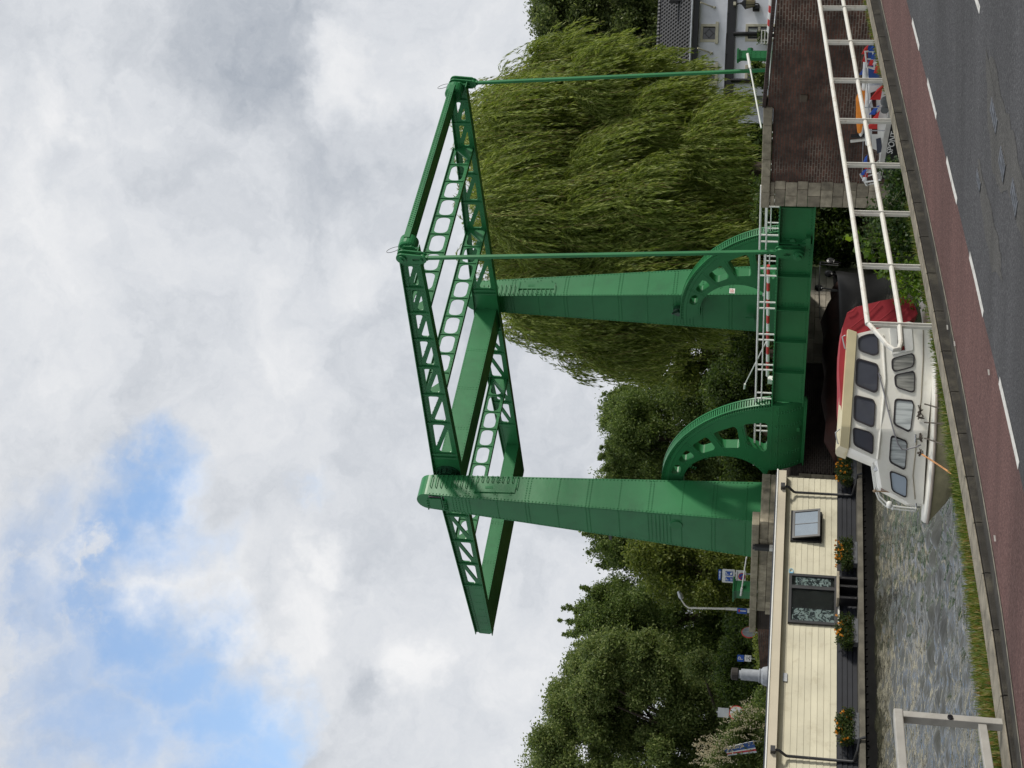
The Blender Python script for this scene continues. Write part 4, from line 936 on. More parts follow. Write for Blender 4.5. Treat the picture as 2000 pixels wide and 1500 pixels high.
# landing step on the ledge
st = thing('wooden_step', 'black steel landing step with a weathered board on the houseboat ledge', 'step', HO+HE*float(Hp(1640, 1165)[0])-HN*(-.36)+np.array([0, 0, .45]), HY)
m = MB(); m.box(-.5, .5, -.2, .22, .53, .60); m.build('board', mat('weathered_board', (.34, .30, .23), rough=.9, var=.3), st, bevel=.01)
for x_ in (-.42, -.0, .3):
    m = MB(); m.box(x_-.04, x_+.04, -.15, .2, 0, .53); m.build('leg', BLACK, st)
# ================================================================== FLOWER BOXES
FLG = leafmat('marigold_leaf', (.02, .045, .012), (.05, .08, .018), (.09, .10, .03)); FLO = leafmat('marigold_flower', (.62, .22, .015), (.75, .33, .03), (.72, .42, .06), trans=.2)
def quads(C, D, L, Wd, rng, nrm=None):
    # leaf-shaped quads: centre C, direction D, length L, width W
    n = len(C); D = D/np.linalg.norm(D, axis=1, keepdims=True); R_ = rng.normal(size=(n, 3)) if nrm is None else nrm
    S = np.cross(D, R_); S /= np.linalg.norm(S, axis=1, keepdims=True)+1e-9
    L = np.broadcast_to(np.asarray(L, float).reshape(-1, 1), (n, 1)); Wd = np.broadcast_to(np.asarray(Wd, float).reshape(-1, 1), (n, 1))
    V = np.stack([C-D*L*.5, C+S*Wd*.5-D*L*.05, C+D*L*.5, C-S*Wd*.5-D*L*.05], 1).reshape(-1, 3)
    return V, np.arange(4*n).reshape(n, 4)
for iy, lab in ((924, 'planter of orange marigolds at the right end of the houseboat, nearest the bridge'), (1086, 'planter of orange marigolds between the small tilted window and the big window'), (1238, 'planter of orange marigolds just left of the big curtained window'), (1424, 'planter of orange marigolds by the left downpipe of the houseboat')):
    x = float(Hp(1662, iy, .35)[0]); o = thing('flower_box', lab, 'planter', HO+HE*x+HN*.42+np.array([0, 0, .452]), HY, 'flower boxes on the houseboat')
    m = MB(); m.box(-.42, .42, -.11, .11, 0, .17); m.box(-.44, .44, -.13, -.111, .14, .18); m.box(-.44, .44, .111, .13, .14, .18); m.build('trough', mat('grey_trough', (.09, .095, .105), rough=.6), o, bevel=.008)
    n = 2400; xx = RNG.uniform(-.5, .5, n); C = np.stack([xx, RNG.normal(-.03, .11, n), .13+RNG.beta(1.3, 1.5, n)*(.50-.25*np.abs(xx)+.08*np.sin(xx*17+iy))], 1); V, F = quads(C, RNG.normal(size=(n, 3))+[0, 0, .6], RNG.uniform(.06, .11, n), RNG.uniform(.025, .05, n), RNG); f = mesh_np('foliage', V, F, FLG, o)
    V = []; Fq = []
    for k in range(30):
        c = np.array([RNG.uniform(-.48, .48), RNG.normal(-.10, .1), RNG.beta(2.2, 1.3)*.5+.16]); nn = 14; C = np.repeat(c[None], nn, 0)+RNG.normal(0, .012, (nn, 3)); v, q = quads(C, RNG.normal(size=(nn, 3)), .055, .036, RNG); Fq.append(q+len(V)*0+sum(len(a) for a in V)); V.append(v)
    mesh_np('flowers', np.concatenate(V), np.concatenate(Fq), FLO, o)

# ================================================================== CABIN CRUISER
BY = math.radians(12); BE = np.array([math.cos(BY), math.sin(BY), 0]); BN = np.array([math.sin(BY), -math.cos(BY), 0]); BO = at(1797, 1021, 25.9); BO[2] = 0
# local: x from bow to stern, y = away from us, z up
def Cp(ix, iy, v):
    p = on_plane(ix, iy, BO+BN*v, BN)-BO; return (float(p@BE), -v, float(p[2]))
cr = thing('cabin_cruiser', 'cream cabin cruiser with a red canvas cover moored along the near bank', 'boat', BO, BY)
US = [0, .08, .2, .4, .8, 1.3, 1.95, 2.6, 3.25, 3.7, 4.0, 4.15]
HBm = [.02, .10, .20, .33, .52, .65, .72, .73, .69, .58, .40, .12]
GZ = [.41, .405, .40, .395, .385, .38, .375, .38, .41, .47, .55, .62]
hbm = lambda u: float(np.interp(u, US, HBm)); gz = lambda u: float(np.interp(u, US, GZ))
st_ = sorted(set(US+[.3, .6, 1.05, 1.6, 2.3, 2.9, 3.5, 3.87])); V = []; F = []
for u in st_:
    b, g = hbm(u), gz(u); fl = .62+.30*min(1, u/2); x = u
    for y, z, dx in ((-b*.1, -.35, .75*max(0, 1-u/.9)), (-b*fl*.8, -.2, .7*max(0, 1-u/.9)), (-b*fl, .0, .55*max(0, 1-u/.9)), (-b*(fl+.13), .12, .35*max(0, 1-u/.9)), (-b*(fl+.15), .14, .33*max(0, 1-u/.9)), (-b*.985, g-.03, .03), (-b, g, 0)): V.append((x+dx, y, z))
    for y, z, dx in ((b, g, 0), (b*.985, g-.03, .03), (b*fl, 0, .55*max(0, 1-u/.9)), (b*.1, -.35, .75*max(0, 1-u/.9))): V.append((x+dx, y, z))
k = 11
for i in range(len(st_)-1):
    for j in list(range(6))+[7, 8, 9]: a = i*k+j; F.append((a, a+1, a+k+1, a+k))
hull = mesh_np('hull', V, F, GELHULL, cr, smooth=True)
m = MB()
for s in (-1, 1):
    m.tube([(u, s*(hbm(u)+.01), gz(u)) for u in st_], .026, 8)
m.build('rub_rail', mat('rub_rail', (.42, .36, .31), rough=.6, var=.15), cr, smooth=True)
# bulwark and side deck
V = []; F = []
for u in st_:
    b, g = hbm(u), gz(u)
    for f_, dz in ((1.0, .02), (.985, .05), (.95, .055), (.80, .07), (0, .11)):
        V.append((u+.05*(1-f_), -b*f_, g+dz))
    for f_, dz in ((.80, .07), (.95, .055), (.985, .05), (1.0, .02)): V.append((u+.05*(1-f_), b*f_, g+dz))
for i in range(len(st_)-1):
    for j in range(8): a = i*9+j; F.append((a, a+1, a+10, a+9))
deck = mesh_np('deck', V, F, GEL, cr, smooth=True)
CV = .56
UK = 1.48
def vf(u): return min(CV, .16+.34*max(0, u-.30))
def bend(o):
    bm = bmesh.new(); bm.from_mesh(o.data)
    for uk in (.6, .9, 1.2, UK): bmesh.ops.bisect_plane(bm, geom=bm.verts[:]+bm.edges[:]+bm.faces[:], plane_co=(uk, 0, 0), plane_no=(1, 0, 0))
    for v in bm.verts: v.co.y -= vf(v.co.x)
    bm.to_mesh(o.data); bm.free(); return o
def Cs(ix, iy, e=0.0):
    v = CV
    for _ in range(12): v = .5*v+.5*vf(Cp(ix, iy, v+e)[0])
    return Cp(ix, iy, v+e)
def sidepoly(pts, e=0.0): return [Cs(ix, iy, e) for ix, iy in pts]
def loft(pts, name, mt, parent, inset=0.0, crown=.03, step=.07, wob=0.0, bevel=0.0, smooth=False):
    """closed solid whose side outline (u, z) is pts and whose half width follows the cabin plan"""
    us = [p[0] for p in pts]; u0, u1 = min(us), max(us); cols = sorted(set(list(np.arange(u0+.004, u1-.004, step))+([UK] if u0 < UK < u1 else [])+[u+e_ for u in us for e_ in (-.003, .0, .003) if u0+.002 < u+e_ < u1-.002])); V = []; F = []; ny = 7
    for u in cols:
        zs = []
        for p, q in zip(pts, pts[1:]+pts[:1]):
            if (p[0] > u) != (q[0] > u): zs.append(p[2]+(q[2]-p[2])*(u-p[0])/(q[0]-p[0]))
        lo, hi = min(zs), max(zs); h = max(.02, vf(u)-inset)
        for j in range(ny):
            y = -h+2*h*j/(ny-1); V.append((u, y, hi+crown*(1-(y/h)**2)+wob*math.sin(5*u+3*y)*math.sin(7*y+u)))
        for j in range(ny):
            y = h-2*h*j/(ny-1); V.append((u, y, lo))
    k = 2*ny
    for i in range(len(cols)-1):
        for j in range(k): a_ = i*k+j; c_ = i*k+(j+1) % k; F.append((a_, c_, c_+k, a_+k))
    F += [tuple(range(k)), tuple(range((len(cols)-1)*k, len(cols)*k))]
    m = MB(); m.add(V, F); return m.build(name, mt, parent, smooth=smooth, bevel=bevel)
cab = loft(sidepoly([(1659, 874), (1713, 899), (1722, 952), (1777, 984), (1803, 984), (1810, 862), (1818, 780), (1822, 690), (1816, 640), (1775, 628), (1724, 640), (1672, 652)]), 'cabin', GEL, cr, 0, .05, smooth=True)
m = MB(); pts = sidepoly([(1714, 897), (1719, 850), (1725, 790), (1729, 740), (1726, 690), (1724, 655)], .008); m.tube(pts, .022, 8); m.build('moulding', GEL, cab, smooth=True)
m = MB(); m.tube(sidepoly([(1787, 975), (1783, 929), (1790, 862), (1799, 780), (1803, 700), (1803, 645)], .006), .010, 6); m.build('deck_moulding', mat('joint_strip', (.35, .31, .24), rough=.7), cab)
GREYGL = mat('grey_tinted_glass', (.075, .08, .10), rough=.06, var=.12, spec=.6); SKYGL = mat('painted_sky_reflection_glass', (.46, .54, .64), rough=.12, var=.06)  # the pale blue pane has its sky reflection painted into the colour
def ruffle(name, c1, c2):
    m_ = bpy.data.materials.new(name); m_.use_nodes = True; n_ = m_.node_tree; p_ = n_.nodes['Principled BSDF']; p_.inputs['Roughness'].default_value = .25
    t_ = n_.nodes.new('ShaderNodeTexCoord'); mp = n_.nodes.new('ShaderNodeMapping'); mp.inputs['Scale'].default_value = (9, 1, .9); w_ = n_.nodes.new('ShaderNodeTexNoise'); w_.inputs['Scale'].default_value = 2.2; w_.inputs['Detail'].default_value = 3
    r_ = n_.nodes.new('ShaderNodeValToRGB'); r_.color_ramp.elements[0].position = .32; r_.color_ramp.elements[0].color = (*c1, 1); r_.color_ramp.elements[1].position = .58; r_.color_ramp.elements[1].color = (*c2, 1)
    n_.links.new(t_.outputs['Object'], mp.inputs[0]); n_.links.new(mp.outputs[0], w_.inputs['Vector']); n_.links.new(w_.outputs['Fac'], r_.inputs['Fac']); n_.links.new(r_.outputs['Color'], p_.inputs['Base Color']); return m_
CUG = ruffle('grey_curtains_behind_glass', (.13, .13, .125), (.36, .36, .33)); CUW = ruffle('white_curtains_behind_glass', (.30, .33, .34), (.62, .66, .66))
RUB = mat('window_rubber', (.03, .025, .03), rough=.5)
WIN = [(GREYGL, [(1675.5, 659.6), (1696, 652), (1714.5, 652.7), (1716, 692.5), (1705, 695), (1676, 684.7)]), (GREYGL, [(1676, 700), (1716, 711.6), (1714.5, 763.6), (1708, 768), (1670, 752), (1672, 704.6)]),
       (GREYGL, [(1668, 771), (1705, 780), (1709.6, 787), (1707, 832), (1702, 835), (1666.6, 820)]), (GREYGL, [(1665, 834), (1698, 843.5), (1706, 851), (1705, 886), (1702, 887), (1666.6, 869.5)]),
       (CUG, [(1740.5, 700.3), (1781, 690), (1786.4, 694.3), (1785.5, 716.8), (1746.5, 727), (1741.3, 720)]), (CUG, [(1745.6, 732.4), (1783, 724.6), (1787, 729), (1786, 765), (1780, 767), (1748, 756.6)]),
       (CUW, [(1747, 778), (1782, 782), (1785, 789), (1778.5, 841.6), (1774, 844.4), (1744, 829.5)]), (CUW, [(1739.4, 849), (1769, 860), (1772, 866), (1768, 916), (1764.6, 918), (1735.7, 903)]),
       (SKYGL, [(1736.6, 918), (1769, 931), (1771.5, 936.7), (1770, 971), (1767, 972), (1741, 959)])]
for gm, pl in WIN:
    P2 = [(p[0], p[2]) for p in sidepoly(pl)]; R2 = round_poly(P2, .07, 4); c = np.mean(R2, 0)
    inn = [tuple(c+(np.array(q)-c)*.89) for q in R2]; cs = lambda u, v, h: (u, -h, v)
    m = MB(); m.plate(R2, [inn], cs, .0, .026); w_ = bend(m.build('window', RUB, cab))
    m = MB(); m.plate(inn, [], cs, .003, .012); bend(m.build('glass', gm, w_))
roof_ = loft(sidepoly([(1640, 872), (1657, 879), (1673, 650), (1656, 644)]), 'roof', mat('aged_gelcoat', (.66, .58, .36), rough=.35, var=.08), cr, -.06, .05, smooth=True)
m = MB(); m.tube(sidepoly([(1651, 655), (1645, 658), (1650, 680), (1657, 684)], .03), .011, 6); m.tube(sidepoly([(1644, 868), (1636, 866), (1632, 845), (1640, 838)], -.05), .012, 6); m.build('grab_rail', GALV, cr)
can = loft(sidepoly([(1646, 828), (1643, 822), (1641, 770), (1640, 713), (1641, 670), (1646, 636), (1655, 609), (1672, 598), (1720, 586), (1766, 577), (1784, 586), (1793, 611), (1775, 627), (1724, 640), (1676, 650), (1657, 644), (1651, 700), (1647, 770)], .0), 'canvas_cover', CANVAS, cr, .05, .0, .05, .014, smooth=True)
m = MB()
for p0, p1 in (((1655, 612), (1672, 600)), ((1662, 640), (1720, 588)), ((1690, 646), (1768, 582)), ((1724, 640), (1783, 592)), ((1700, 643), (1772, 628))):
    m.tube(sidepoly([p0, ((p0[0]+p1[0])/2+2, (p0[1]+p1[1])/2+2), p1], -.018), .009, 6)
    m.build('canvas_fold', CANVAS, can, smooth=True); m = MB()
for k in range(14):
    u = k/13; m = MB(); m.lathe(Cs(1652-7*u+3*math.sin(PI*u), 655+172*u, -.015), (0, -1, 0), [(0, .009), (.012, .007)], 6); m.build('press_stud', STEEL, can)
# vent panel
m = MB(); P2 = [(p[0], p[2]) for p in sidepoly([(1737, 640), (1780, 632), (1784, 684), (1742, 693)])]; m.plate(round_poly(P2, .03), [], lambda u, v, h: (u, -vf(u)-h, v), .0, .018); vp_ = m.build('side_panel', WHITE, cab)
m = MB(); P2 = [(p[0], p[2]) for p in sidepoly([(1751, 641), (1763, 640), (1766, 676), (1753, 678)])]; m.plate(P2, [], lambda u, v, h: (u, -vf(u)-h, v), .019, .026); m.build('vent', mat('louvre', (.16, .155, .14), rough=.5, var=.4, scale=30), vp_)
m = MB(); P2 = [(p[0], p[2]) for p in sidepoly([(1753, 678), (1766, 676), (1767, 684), (1754, 686)])]; m.plate(P2, [], lambda u, v, h: (u, -vf(u)-h, v), .019, .03); m.build('lamp_lens', mat('dark_red_lens', (.10, .008, .008), rough=.2), vp_)
# hand rail hose along the side, pulpit, search light, staff with pennant
m = MB(); m.tube(sidepoly([(1716, 728), (1726, 765), (1734, 800), (1745, 840), (1754, 868), (1762, 878), (1770, 878), (1785, 874), (1799, 869)], .07), .012, 8)
for p in ((1717, 731), (1734, 800)): a = Cs(p[0], p[1], .07); m.tube([a, (a[0], -CV, a[2]-.03)], .008, 6)
m.build('side_rail', mat('grey_rail', (.30, .29, .31), rough=.35, metal=.5), cr, smooth=True)
rail_ = [Cp(ix, iy, .16) for ix, iy in ((1718, 897), (1708, 899), (1705, 905), (1711, 950), (1719, 970), (1732, 983), (1745, 988), (1765, 991), (1790, 993))]
m = MB(); m.tube(rail_, .014, 8); m.tube([(p[0], -p[1], p[2]) for p in rail_], .014, 8); m.tube([rail_[6], (rail_[6][0]-.04, 0, rail_[6][2]), (rail_[6][0], -rail_[6][1], rail_[6][2])], .014, 6)
pul = m.build('bow_rail', WHITE, cr, smooth=True)
a = Cp(1737, 987, .16); m = MB(); m.lathe((a[0]-.05, a[1], a[2]), (1, 0, 0), [(0, .03), (.02, .045), (.06, .052), (.1, .045), (.12, .03)], 12); m.build('rail_pad', WHITE, pul, smooth=True)
a = Cp(1719, 912, .2); m = MB(); m.lathe((a[0]+.07, a[1], a[2]), (-1, 0, 0), [(0, .04), (.04, .09), (.14, .105), (.15, .09), (.152, .01)], 16); m.tube([(a[0], a[1], a[2]-.08), (a[0], a[1], a[2]-.2)], .02, 6); m.build('searchlight', STEEL, cr, smooth=True)
a, b = Cp(1797, 965, .2), Cp(1709, 959, .2); m = MB(); m.tube([a, b], .010, 6); m.lathe(b, (0, 0, 1), [(-.02, .015), (0, .028), (.03, .02), (.04, .005)], 8); fs_ = m.build('flagstaff', mat('varnished_wood', (.36, .24, .14), rough=.5), cr)
PEN = mat('faded_pennant', (.38, .30, .27), rough=.9, var=.5, scale=14); m = MB(); q = [Cp(ix, iy, .2) for ix, iy in ((1720, 959), (1741, 961), (1737, 948), (1726, 934), (1722, 946))]; m.prism(q, (0, .008, 0)); m.build('pennant', PEN, fs_)
# deck ropes, cleats
ROPE = mat('dark_mooring_rope', (.09, .075, .06), rough=1, var=.4, scale=20)
for c_ in ((1800, 801), (1799, 812), (1801, 856), (1800, 884)):
    a = Cp(c_[0], c_[1], .63); m = MB()
    for k in range(5): m.tube([(a[0]+RNG.normal(0, .05), a[1]+RNG.normal(0, .03), a[2]+.02+RNG.normal(0, .02)) for _ in range(4)], .010, 5)
    m.build('rope_coil', ROPE, cr)
for c_ in ((1793, 857), (1794, 990), (1797, 948)):
    a = Cp(c_[0], c_[1], (.6 if c_[1] < 900 else .15)); m = MB(); m.tube([(a[0]-.07, a[1], a[2]+.04), (a[0]+.07, a[1], a[2]+.04)], .016, 6); m.tube([(a[0], a[1], a[2]-.03), (a[0], a[1], a[2]+.04)], .02, 6); m.build('cleat', STEEL, cr)
def rope(name, label, a, b, sag, r, mt, group='mooring lines of the cruiser'):
    a, b = np.array(a), np.array(b); m = MB(); m.tube([a*0+(b-a)*u-np.array([0, 0, sag*4*u*(1-u)]) for u in lin(0, 1, 9)], r, 6); o = m.build(name, mt); o.location = a; tag(o, label, 'rope', group)
Cw = lambda ix, iy, v: BO+BE*Cp(ix, iy, v)[0]+BN*v+np.array([0, 0, Cp(ix, iy, v)[2]])
def bankp(ix, iy, l=-.5):
    p = on_plane(ix, iy, np.append(RO+RN*l, 0), np.append(RN, 0)); return p
rope('mooring_rope', 'orange mooring rope from the bow of the cruiser to the grassy bank', Cw(1800, 887, .60), bankp(1862, 928, -.75), .01, .014, mat('orange_rope', (.55, .26, .10), rough=.9))
rope('mooring_rope', 'dark mooring rope from midships of the cruiser, nearest its stern', Cw(1806, 789, .70), bankp(1850, 803, -.6), .02, .012, ROPE)
rope('mooring_rope', 'dark mooring rope from the cruiser to the bank, in the middle of the three', Cw(1806, 825, .68), bankp(1858, 829, -.6), .02, .012, ROPE)
rope('mooring_rope', 'dark slack mooring rope from the cruiser, next to the orange rope', Cw(1806, 856, .66), bankp(1852, 876, -.7), .06, .012, ROPE)

# ================================================================== DRESSED SAILING BOAT BY THE BRICK WALL
def Sp(ix, iy, w): q = Nw(ix, iy, w); return (float(q[0]), float(q[1]), float(q[2]))
so = bridge_thing('sailing_boat', 'white decked sailing boat with a black hull, dressed with flags, beside the brick wall', 'boat', 4.0, -2.3, 0)
def sp(mb, name, mt, parent=None, **k): return bp(mb, so, name, mt, parent, **k)
sb = [Sp(1718, 350, -2.3), Sp(1722, 330, -2.75), Sp(1731, 270, -3.15), Sp(1740, 225, -3.3), Sp(1748, 185, -3.3), Sp(1754, 150, -3.2), Sp(1758, 105, -3.05)]
t0_ = sb[0][0]; V = []; F = []
for p in sb:
    hw = -2.3-p[1]
    for w_, z_, dt in ((hw, p[2], 0), (hw*.97, p[2]-.12, .02), (hw*.86, .25, .25), (hw*.55, -.2, .5)): V.append((p[0]+dt*(1 if p[0] < t0_+1.2 else .2), -2.3-w_, z_))
    for w_, z_, dt in ((hw*.55, -.2, .5), (hw*.86, .25, .25), (hw, p[2], 0)): V.append((p[0]+dt*(1 if p[0] < t0_+1.2 else .2), -2.3+w_, z_))
for i in range(len(sb)-1):
    for j in (0, 1, 2, 3, 4, 5): a = i*7+j; F.append((a, a+1, a+8, a+7))
F.append(tuple(range(6*7, 7*7)))
m = MB(); m.add(V, F); sp(m, 'hull', BLACK, smooth=True)
m = MB(); V = [(p[0], p[1]-.01, p[2]-.05) for p in sb]+[(p[0], p[1]-.01, p[2]+.07) for p in sb]+[(p[0], p[1]+.05, p[2]+.07) for p in sb]; n = len(sb)
m.add(V, [(i, i+1, n+i+1, n+i) for i in range(n-1)]+[(n+i, n+i+1, 2*n+i+1, 2*n+i) for i in range(n-1)]); sp(m, 'gunwale', mat('pale_gunwale', (.50, .49, .45), rough=.5))
m = MB(); V = []
for p in sb: V += [(p[0], p[1]+.04, p[2]+.04), (p[0], -4.6-p[1], p[2]+.04)]
m.add(V, [(2*i, 2*i+2, 2*i+3, 2*i+1) for i in range(n-1)]); sp(m, 'deck', WHITE)
m = MB(); P_ = [Sp(ix, iy, -2.85) for ix, iy in ((1690, 285), (1688, 240), (1690, 200), (1696, 168), (1728, 165), (1733, 230), (1722, 300))]; m.prism(P_, (0, 1.1, 0)); cb_ = sp(m, 'cabin', WHITE, bevel=.04)
m = MB(); P_ = [Sp(ix, iy, -2.86) for ix, iy in ((1703, 262), (1700, 182), (1710, 178), (1714, 262))]; m.prism(P_, (0, .02, 0)); sp(m, 'window_band', mat('brown_tinted_window', (.07, .03, .025), rough=.15), cb_)
m = MB(); P_ = [Sp(ix, iy, -2.87) for ix, iy in ((1713, 300), (1711, 272), (1720, 270), (1724, 296))]; m.prism(P_, (0, .02, 0)); sp(m, 'hatch_window', mat('blue_grey_window', (.06, .07, .10), rough=.15), cb_)
m = MB(); P_ = [Sp(ix, iy, -3.0) for ix, iy in ((1698, 160), (1696, 150), (1728, 142), (1733, 160))]; m.prism(P_, (0, 1.4, 0)); sp(m, 'spray_hood', mat('blue_canvas', (.03, .08, .28), rough=.8))
m = MB(); m.tube([Sp(1681, 265, -2.3), Sp(1690, 120, -2.3)], .05, 8); sp(m, 'boom', WHITE)
m = MB(); m.tube([Sp(1679, 258, -2.3), Sp(1680, 230, -2.3), Sp(1682, 205, -2.3), Sp(1684, 192, -2.3), Sp(1686, 175, -2.3)], [.06, .11, .13, .16, .1], 8); sp(m, 'sail_cover', mat('orange_sail_cover', (.75, .24, .02), rough=.8, var=.15, scale=5), smooth=True)
m = MB(); m.tube([Sp(1662, 266, -2.3), Sp(1700, 264, -2.3)], .05, 8); sp(m, 'mast_stub', BLACK)
m = MB(); m.tube([Sp(1661, 276, -2.3), Sp(1695, 272, -2.3)], .04, 8); m.box(*[c for c in (0, 0, 0, 0, 0, 0)]) if False else None; sp(m, 'vent_post', OLDWHITE)
m = MB()
for w_ in (-2.75, -1.9): m.tube([Sp(1720, 330, -2.3)[:1]+(w_,)+(Sp(1720, 330, -2.3)[2],), Sp(1682, 345, -2.3)[:1]+(w_*.5-1.15,)+(Sp(1690, 345, -2.3)[2],), Sp(1694, 362, -2.3)], .022, 6)
m.tube([Sp(1680, 340, -2.3), Sp(1692, 362, -2.3), Sp(1716, 356, -2.3)], .022, 6); m.tube([Sp(1690, 345, -2.4), Sp(1716, 338, -2.5)], .02, 6); sp(m, 'pulpit', WHITE)
m = MB(); m.tube([Sp(1720, 100, -3.0), Sp(1690, 100, -3.0), Sp(1693, 130, -3.0), Sp(1722, 138, -3.0)], .03, 6); m.tube([Sp(1722, 120, -1.9), Sp(1692, 118, -1.9), Sp(1690, 100, -3.0)], .03, 6); m.tube([Sp(1705, 100, -3.0), Sp(1708, 132, -3.0)], .02, 6); m.tube([Sp(1722, 116, -3.0), Sp(1692, 115, -3.0)], .02, 6); sp(m, 'pushpit', WHITE)
m = MB(); m.tube([Sp(1692, 130, -2.95), Sp(1696, 200, -3.1), Sp(1704, 300, -2.9), Sp(1690, 345, -2.5)], .010, 5); m.tube([Sp(1690, 130, -1.7), Sp(1688, 200, -1.7), Sp(1684, 345, -2.1)], .010, 5)
for iy_, ix_ in ((210, 1722), (255, 1735), (165, 1742)): m.tube([Sp(ix_, iy_, -3.15), Sp(ix_-34, iy_, -3.1)], .014, 5)
sp(m, 'lifeline', GALV)
m = MB(); m.lathe(Sp(1731, 195, -3.25), (0, -1, 0), [(0, .12), (.03, .14), (.10, .14), (.12, .1)], 14); m.lathe(Sp(1728, 212, -3.25), (0, -1, 0), [(0, .10), (.08, .10)], 12); sp(m, 'fender', mat('grey_fender', (.12, .13, .13), rough=.6))
# the name on the bow, as far as it can be read
a, b = np.array(Sp(1737, 292, -3.12)), np.array(Sp(1745, 262, -3.22)); a1 = np.array(Sp(1733, 296, -3.05)); ex = Vector(np.array([b[0]-a[0], 0, (b[2]-a[2])])).normalized(); ez = Vector((-ex.z, 0, ex.x)); ey = ez.cross(ex)
cen = Vector(Sp(1742, 277, -3.16)); Mx = Matrix((( ex.x, ez.x, -ey.x, cen.x+off(so).x), (ex.y, ez.y, -ey.y, cen.y+off(so).y-.05), (ex.z, ez.z, -ey.z, cen.z+off(so).z), (0, 0, 0, 1)))
text_mesh('boat_name', 'SPONT', .22, WHITE, so, Mx, .004, .15)
# bunting: single pennants along the rails
FLC = {'red': mat('red_flag', (.62, .035, .03), rough=.8), 'white': mat('white_flag', (.75, .75, .76), rough=.8), 'blue': mat('blue_flag', (.03, .10, .45), rough=.8)}
for i, (ix, iy, c, sz, w_) in enumerate(((1688, 106, 'red', .30, -3.0), (1690, 121, 'red', .34, -3.0), (1702, 100, 'blue', .34, -3.05), (1706, 116, 'blue', .30, -3.05), (1700, 128, 'red', .28, -3.0), (1710, 126, 'white', .34, -3.05), (1714, 143, 'red', .42, -3.1), (1684, 146, 'blue', .34, -2.2), (1709, 195, 'red', .60, -3.12), (1700, 210, 'white', .30, -3.05), (1703, 224, 'blue', .34, -3.1), (1703, 252, 'red', .60, -3.1), (1690, 318, 'blue', .26, -2.6), (1694, 330, 'red', .36, -2.6), (1697, 338, 'white', .30, -2.6), (1690, 346, 'red', .30, -2.5), (1684, 342, 'blue', .24, -2.5), (1688, 354, 'white', .28, -2.4))):
    p = Sp(ix, iy, w_); pw = B(*p); place = 'at the stern' if iy < 150 else ('along the cabin side' if iy < 280 else 'at the bow')
    o = thing('pennant', f'{("large " if sz > .5 else "small ")}{c} pennant {place} of the dressed sailing boat', 'flag', pw, YA, 'signal pennants on the sailing boat')
    a = .25*math.sin(i*2.3)-.3; L = sz; m = MB(); q = [(0, 0, sz*.22), (0, 0, -sz*.22), (L*.5*math.cos(a), .05*math.sin(i), L*.5*math.sin(a)-sz*.06), (L*math.cos(a), .0, L*math.sin(a)), (L*.5*math.cos(a), .06, L*.5*math.sin(a)+sz*.14)]; m.prism(q, (0, .006, 0)); m.build('cloth', FLC[c], o)

# ================================================================== DARK BARGE UNDER THE BRIDGE
bo = bridge_thing('barge', 'dark tar-black barge with a brown tarpaulin moored under the bridge', 'boat', -10.6, 6, 0)
bsn = [(8.6, -10.9, 1.12, .05), (8.2, -10.9, 1.06, .45), (7.6, -10.9, 1.0, .75), (6.6, -10.9, .95, .95), (5, -10.9, .92, 1.0), (2.0, -10.9, .92, 1.0), (-.4, -10.9, .92, .95), (-1.4, -10.9, .95, .7)]
V = []; F = []
for w_, tc_, g, h in bsn: V += [(tc_+h, w_, g), (tc_+h*1.03, w_, g-.1), (tc_+h*.9, w_-.1*(w_ > 8), .2), (tc_+h*.6, w_-.4*(w_ > 8), -.3), (tc_-h*.6, w_-.4*(w_ > 8), -.3), (tc_-h, w_, g)]
for i in range(len(bsn)-1):
    for j in range(5): a = i*6+j; F.append((a, a+1, a+7, a+6))
m = MB(); m.add(V, F+[(0, 5, 4, 3, 2, 1), tuple(range(42, 48))]); bp(m, bo, 'hull', mat('tar', (.010, .010, .011), rough=.45, var=.3), smooth=True)
V = []; F = []; cs = [(7.7, 1.0, .40), (7.45, 1.2, .55), (7.0, 1.10, .7), (6.5, 1.32, .8), (5.9, 1.55, .85), (5.1, 1.42, .85), (4.2, 1.5, .85), (3.2, 1.36, .85), (2, 1.46, .85), (1.0, 1.3, .85), (.2, 1.36, .8), (-.4, 1.0, .7)]
for i, (w_, hh, b_) in enumerate(cs):
    for a in lin(0, PI, 9): V.append((-10.9+b_*math.cos(a), w_+.05*math.sin(a*5+i), .88+(hh-.88)*math.sin(a)**1.1+.03*math.sin(a*7+i*2)))
for i in range(len(cs)-1):
    for j in range(8): a = i*9+j; F.append((a, a+1, a+10, a+9))
m = MB(); m.add(V, F+[tuple(range(9)), tuple(range(len(cs)*9-9, len(cs)*9))]); bp(m, bo, 'tarpaulin', mat('brown_tarpaulin', (.055, .018, .012), rough=.75, var=.3, scale=2, bump=.5, bscale=4), smooth=True)
m = MB(); m.tube([(-10.2, 8.4, 1.62), (-10.1, 7.0, 1.66), (-10.1, 5.2, 1.60)], .022, 6)
for w_, d_ in ((8.35, 0), (8.2, .05), (6.9, 0), (6.75, .1)): m.tube([(-10.15, w_, 1.63), (-10.2+d_, w_-.05, .95)], .018, 6)
m.tube([(-11.6, 8.3, 1.6), (-10.2, 8.4, 1.62)], .022, 6); bp(m, bo, 'railing', mat('tarnished_rail', (.22, .22, .22), rough=.4, metal=.5))
for w_, z_ in ((8.45, 1.24), (7.75, 1.3), (6.95, 1.66)):
    m = MB(); m.lathe((-10.2, w_, z_), (1, 0, 0), [(-.06, .08), (-.04, .15), (.04, .15), (.06, .08)], 14); m.tube([(-10.2, w_, z_-.1), (-10.3, w_, .85)], .03, 6); bp(m, bo, 'lamp_bracket', BLACK)
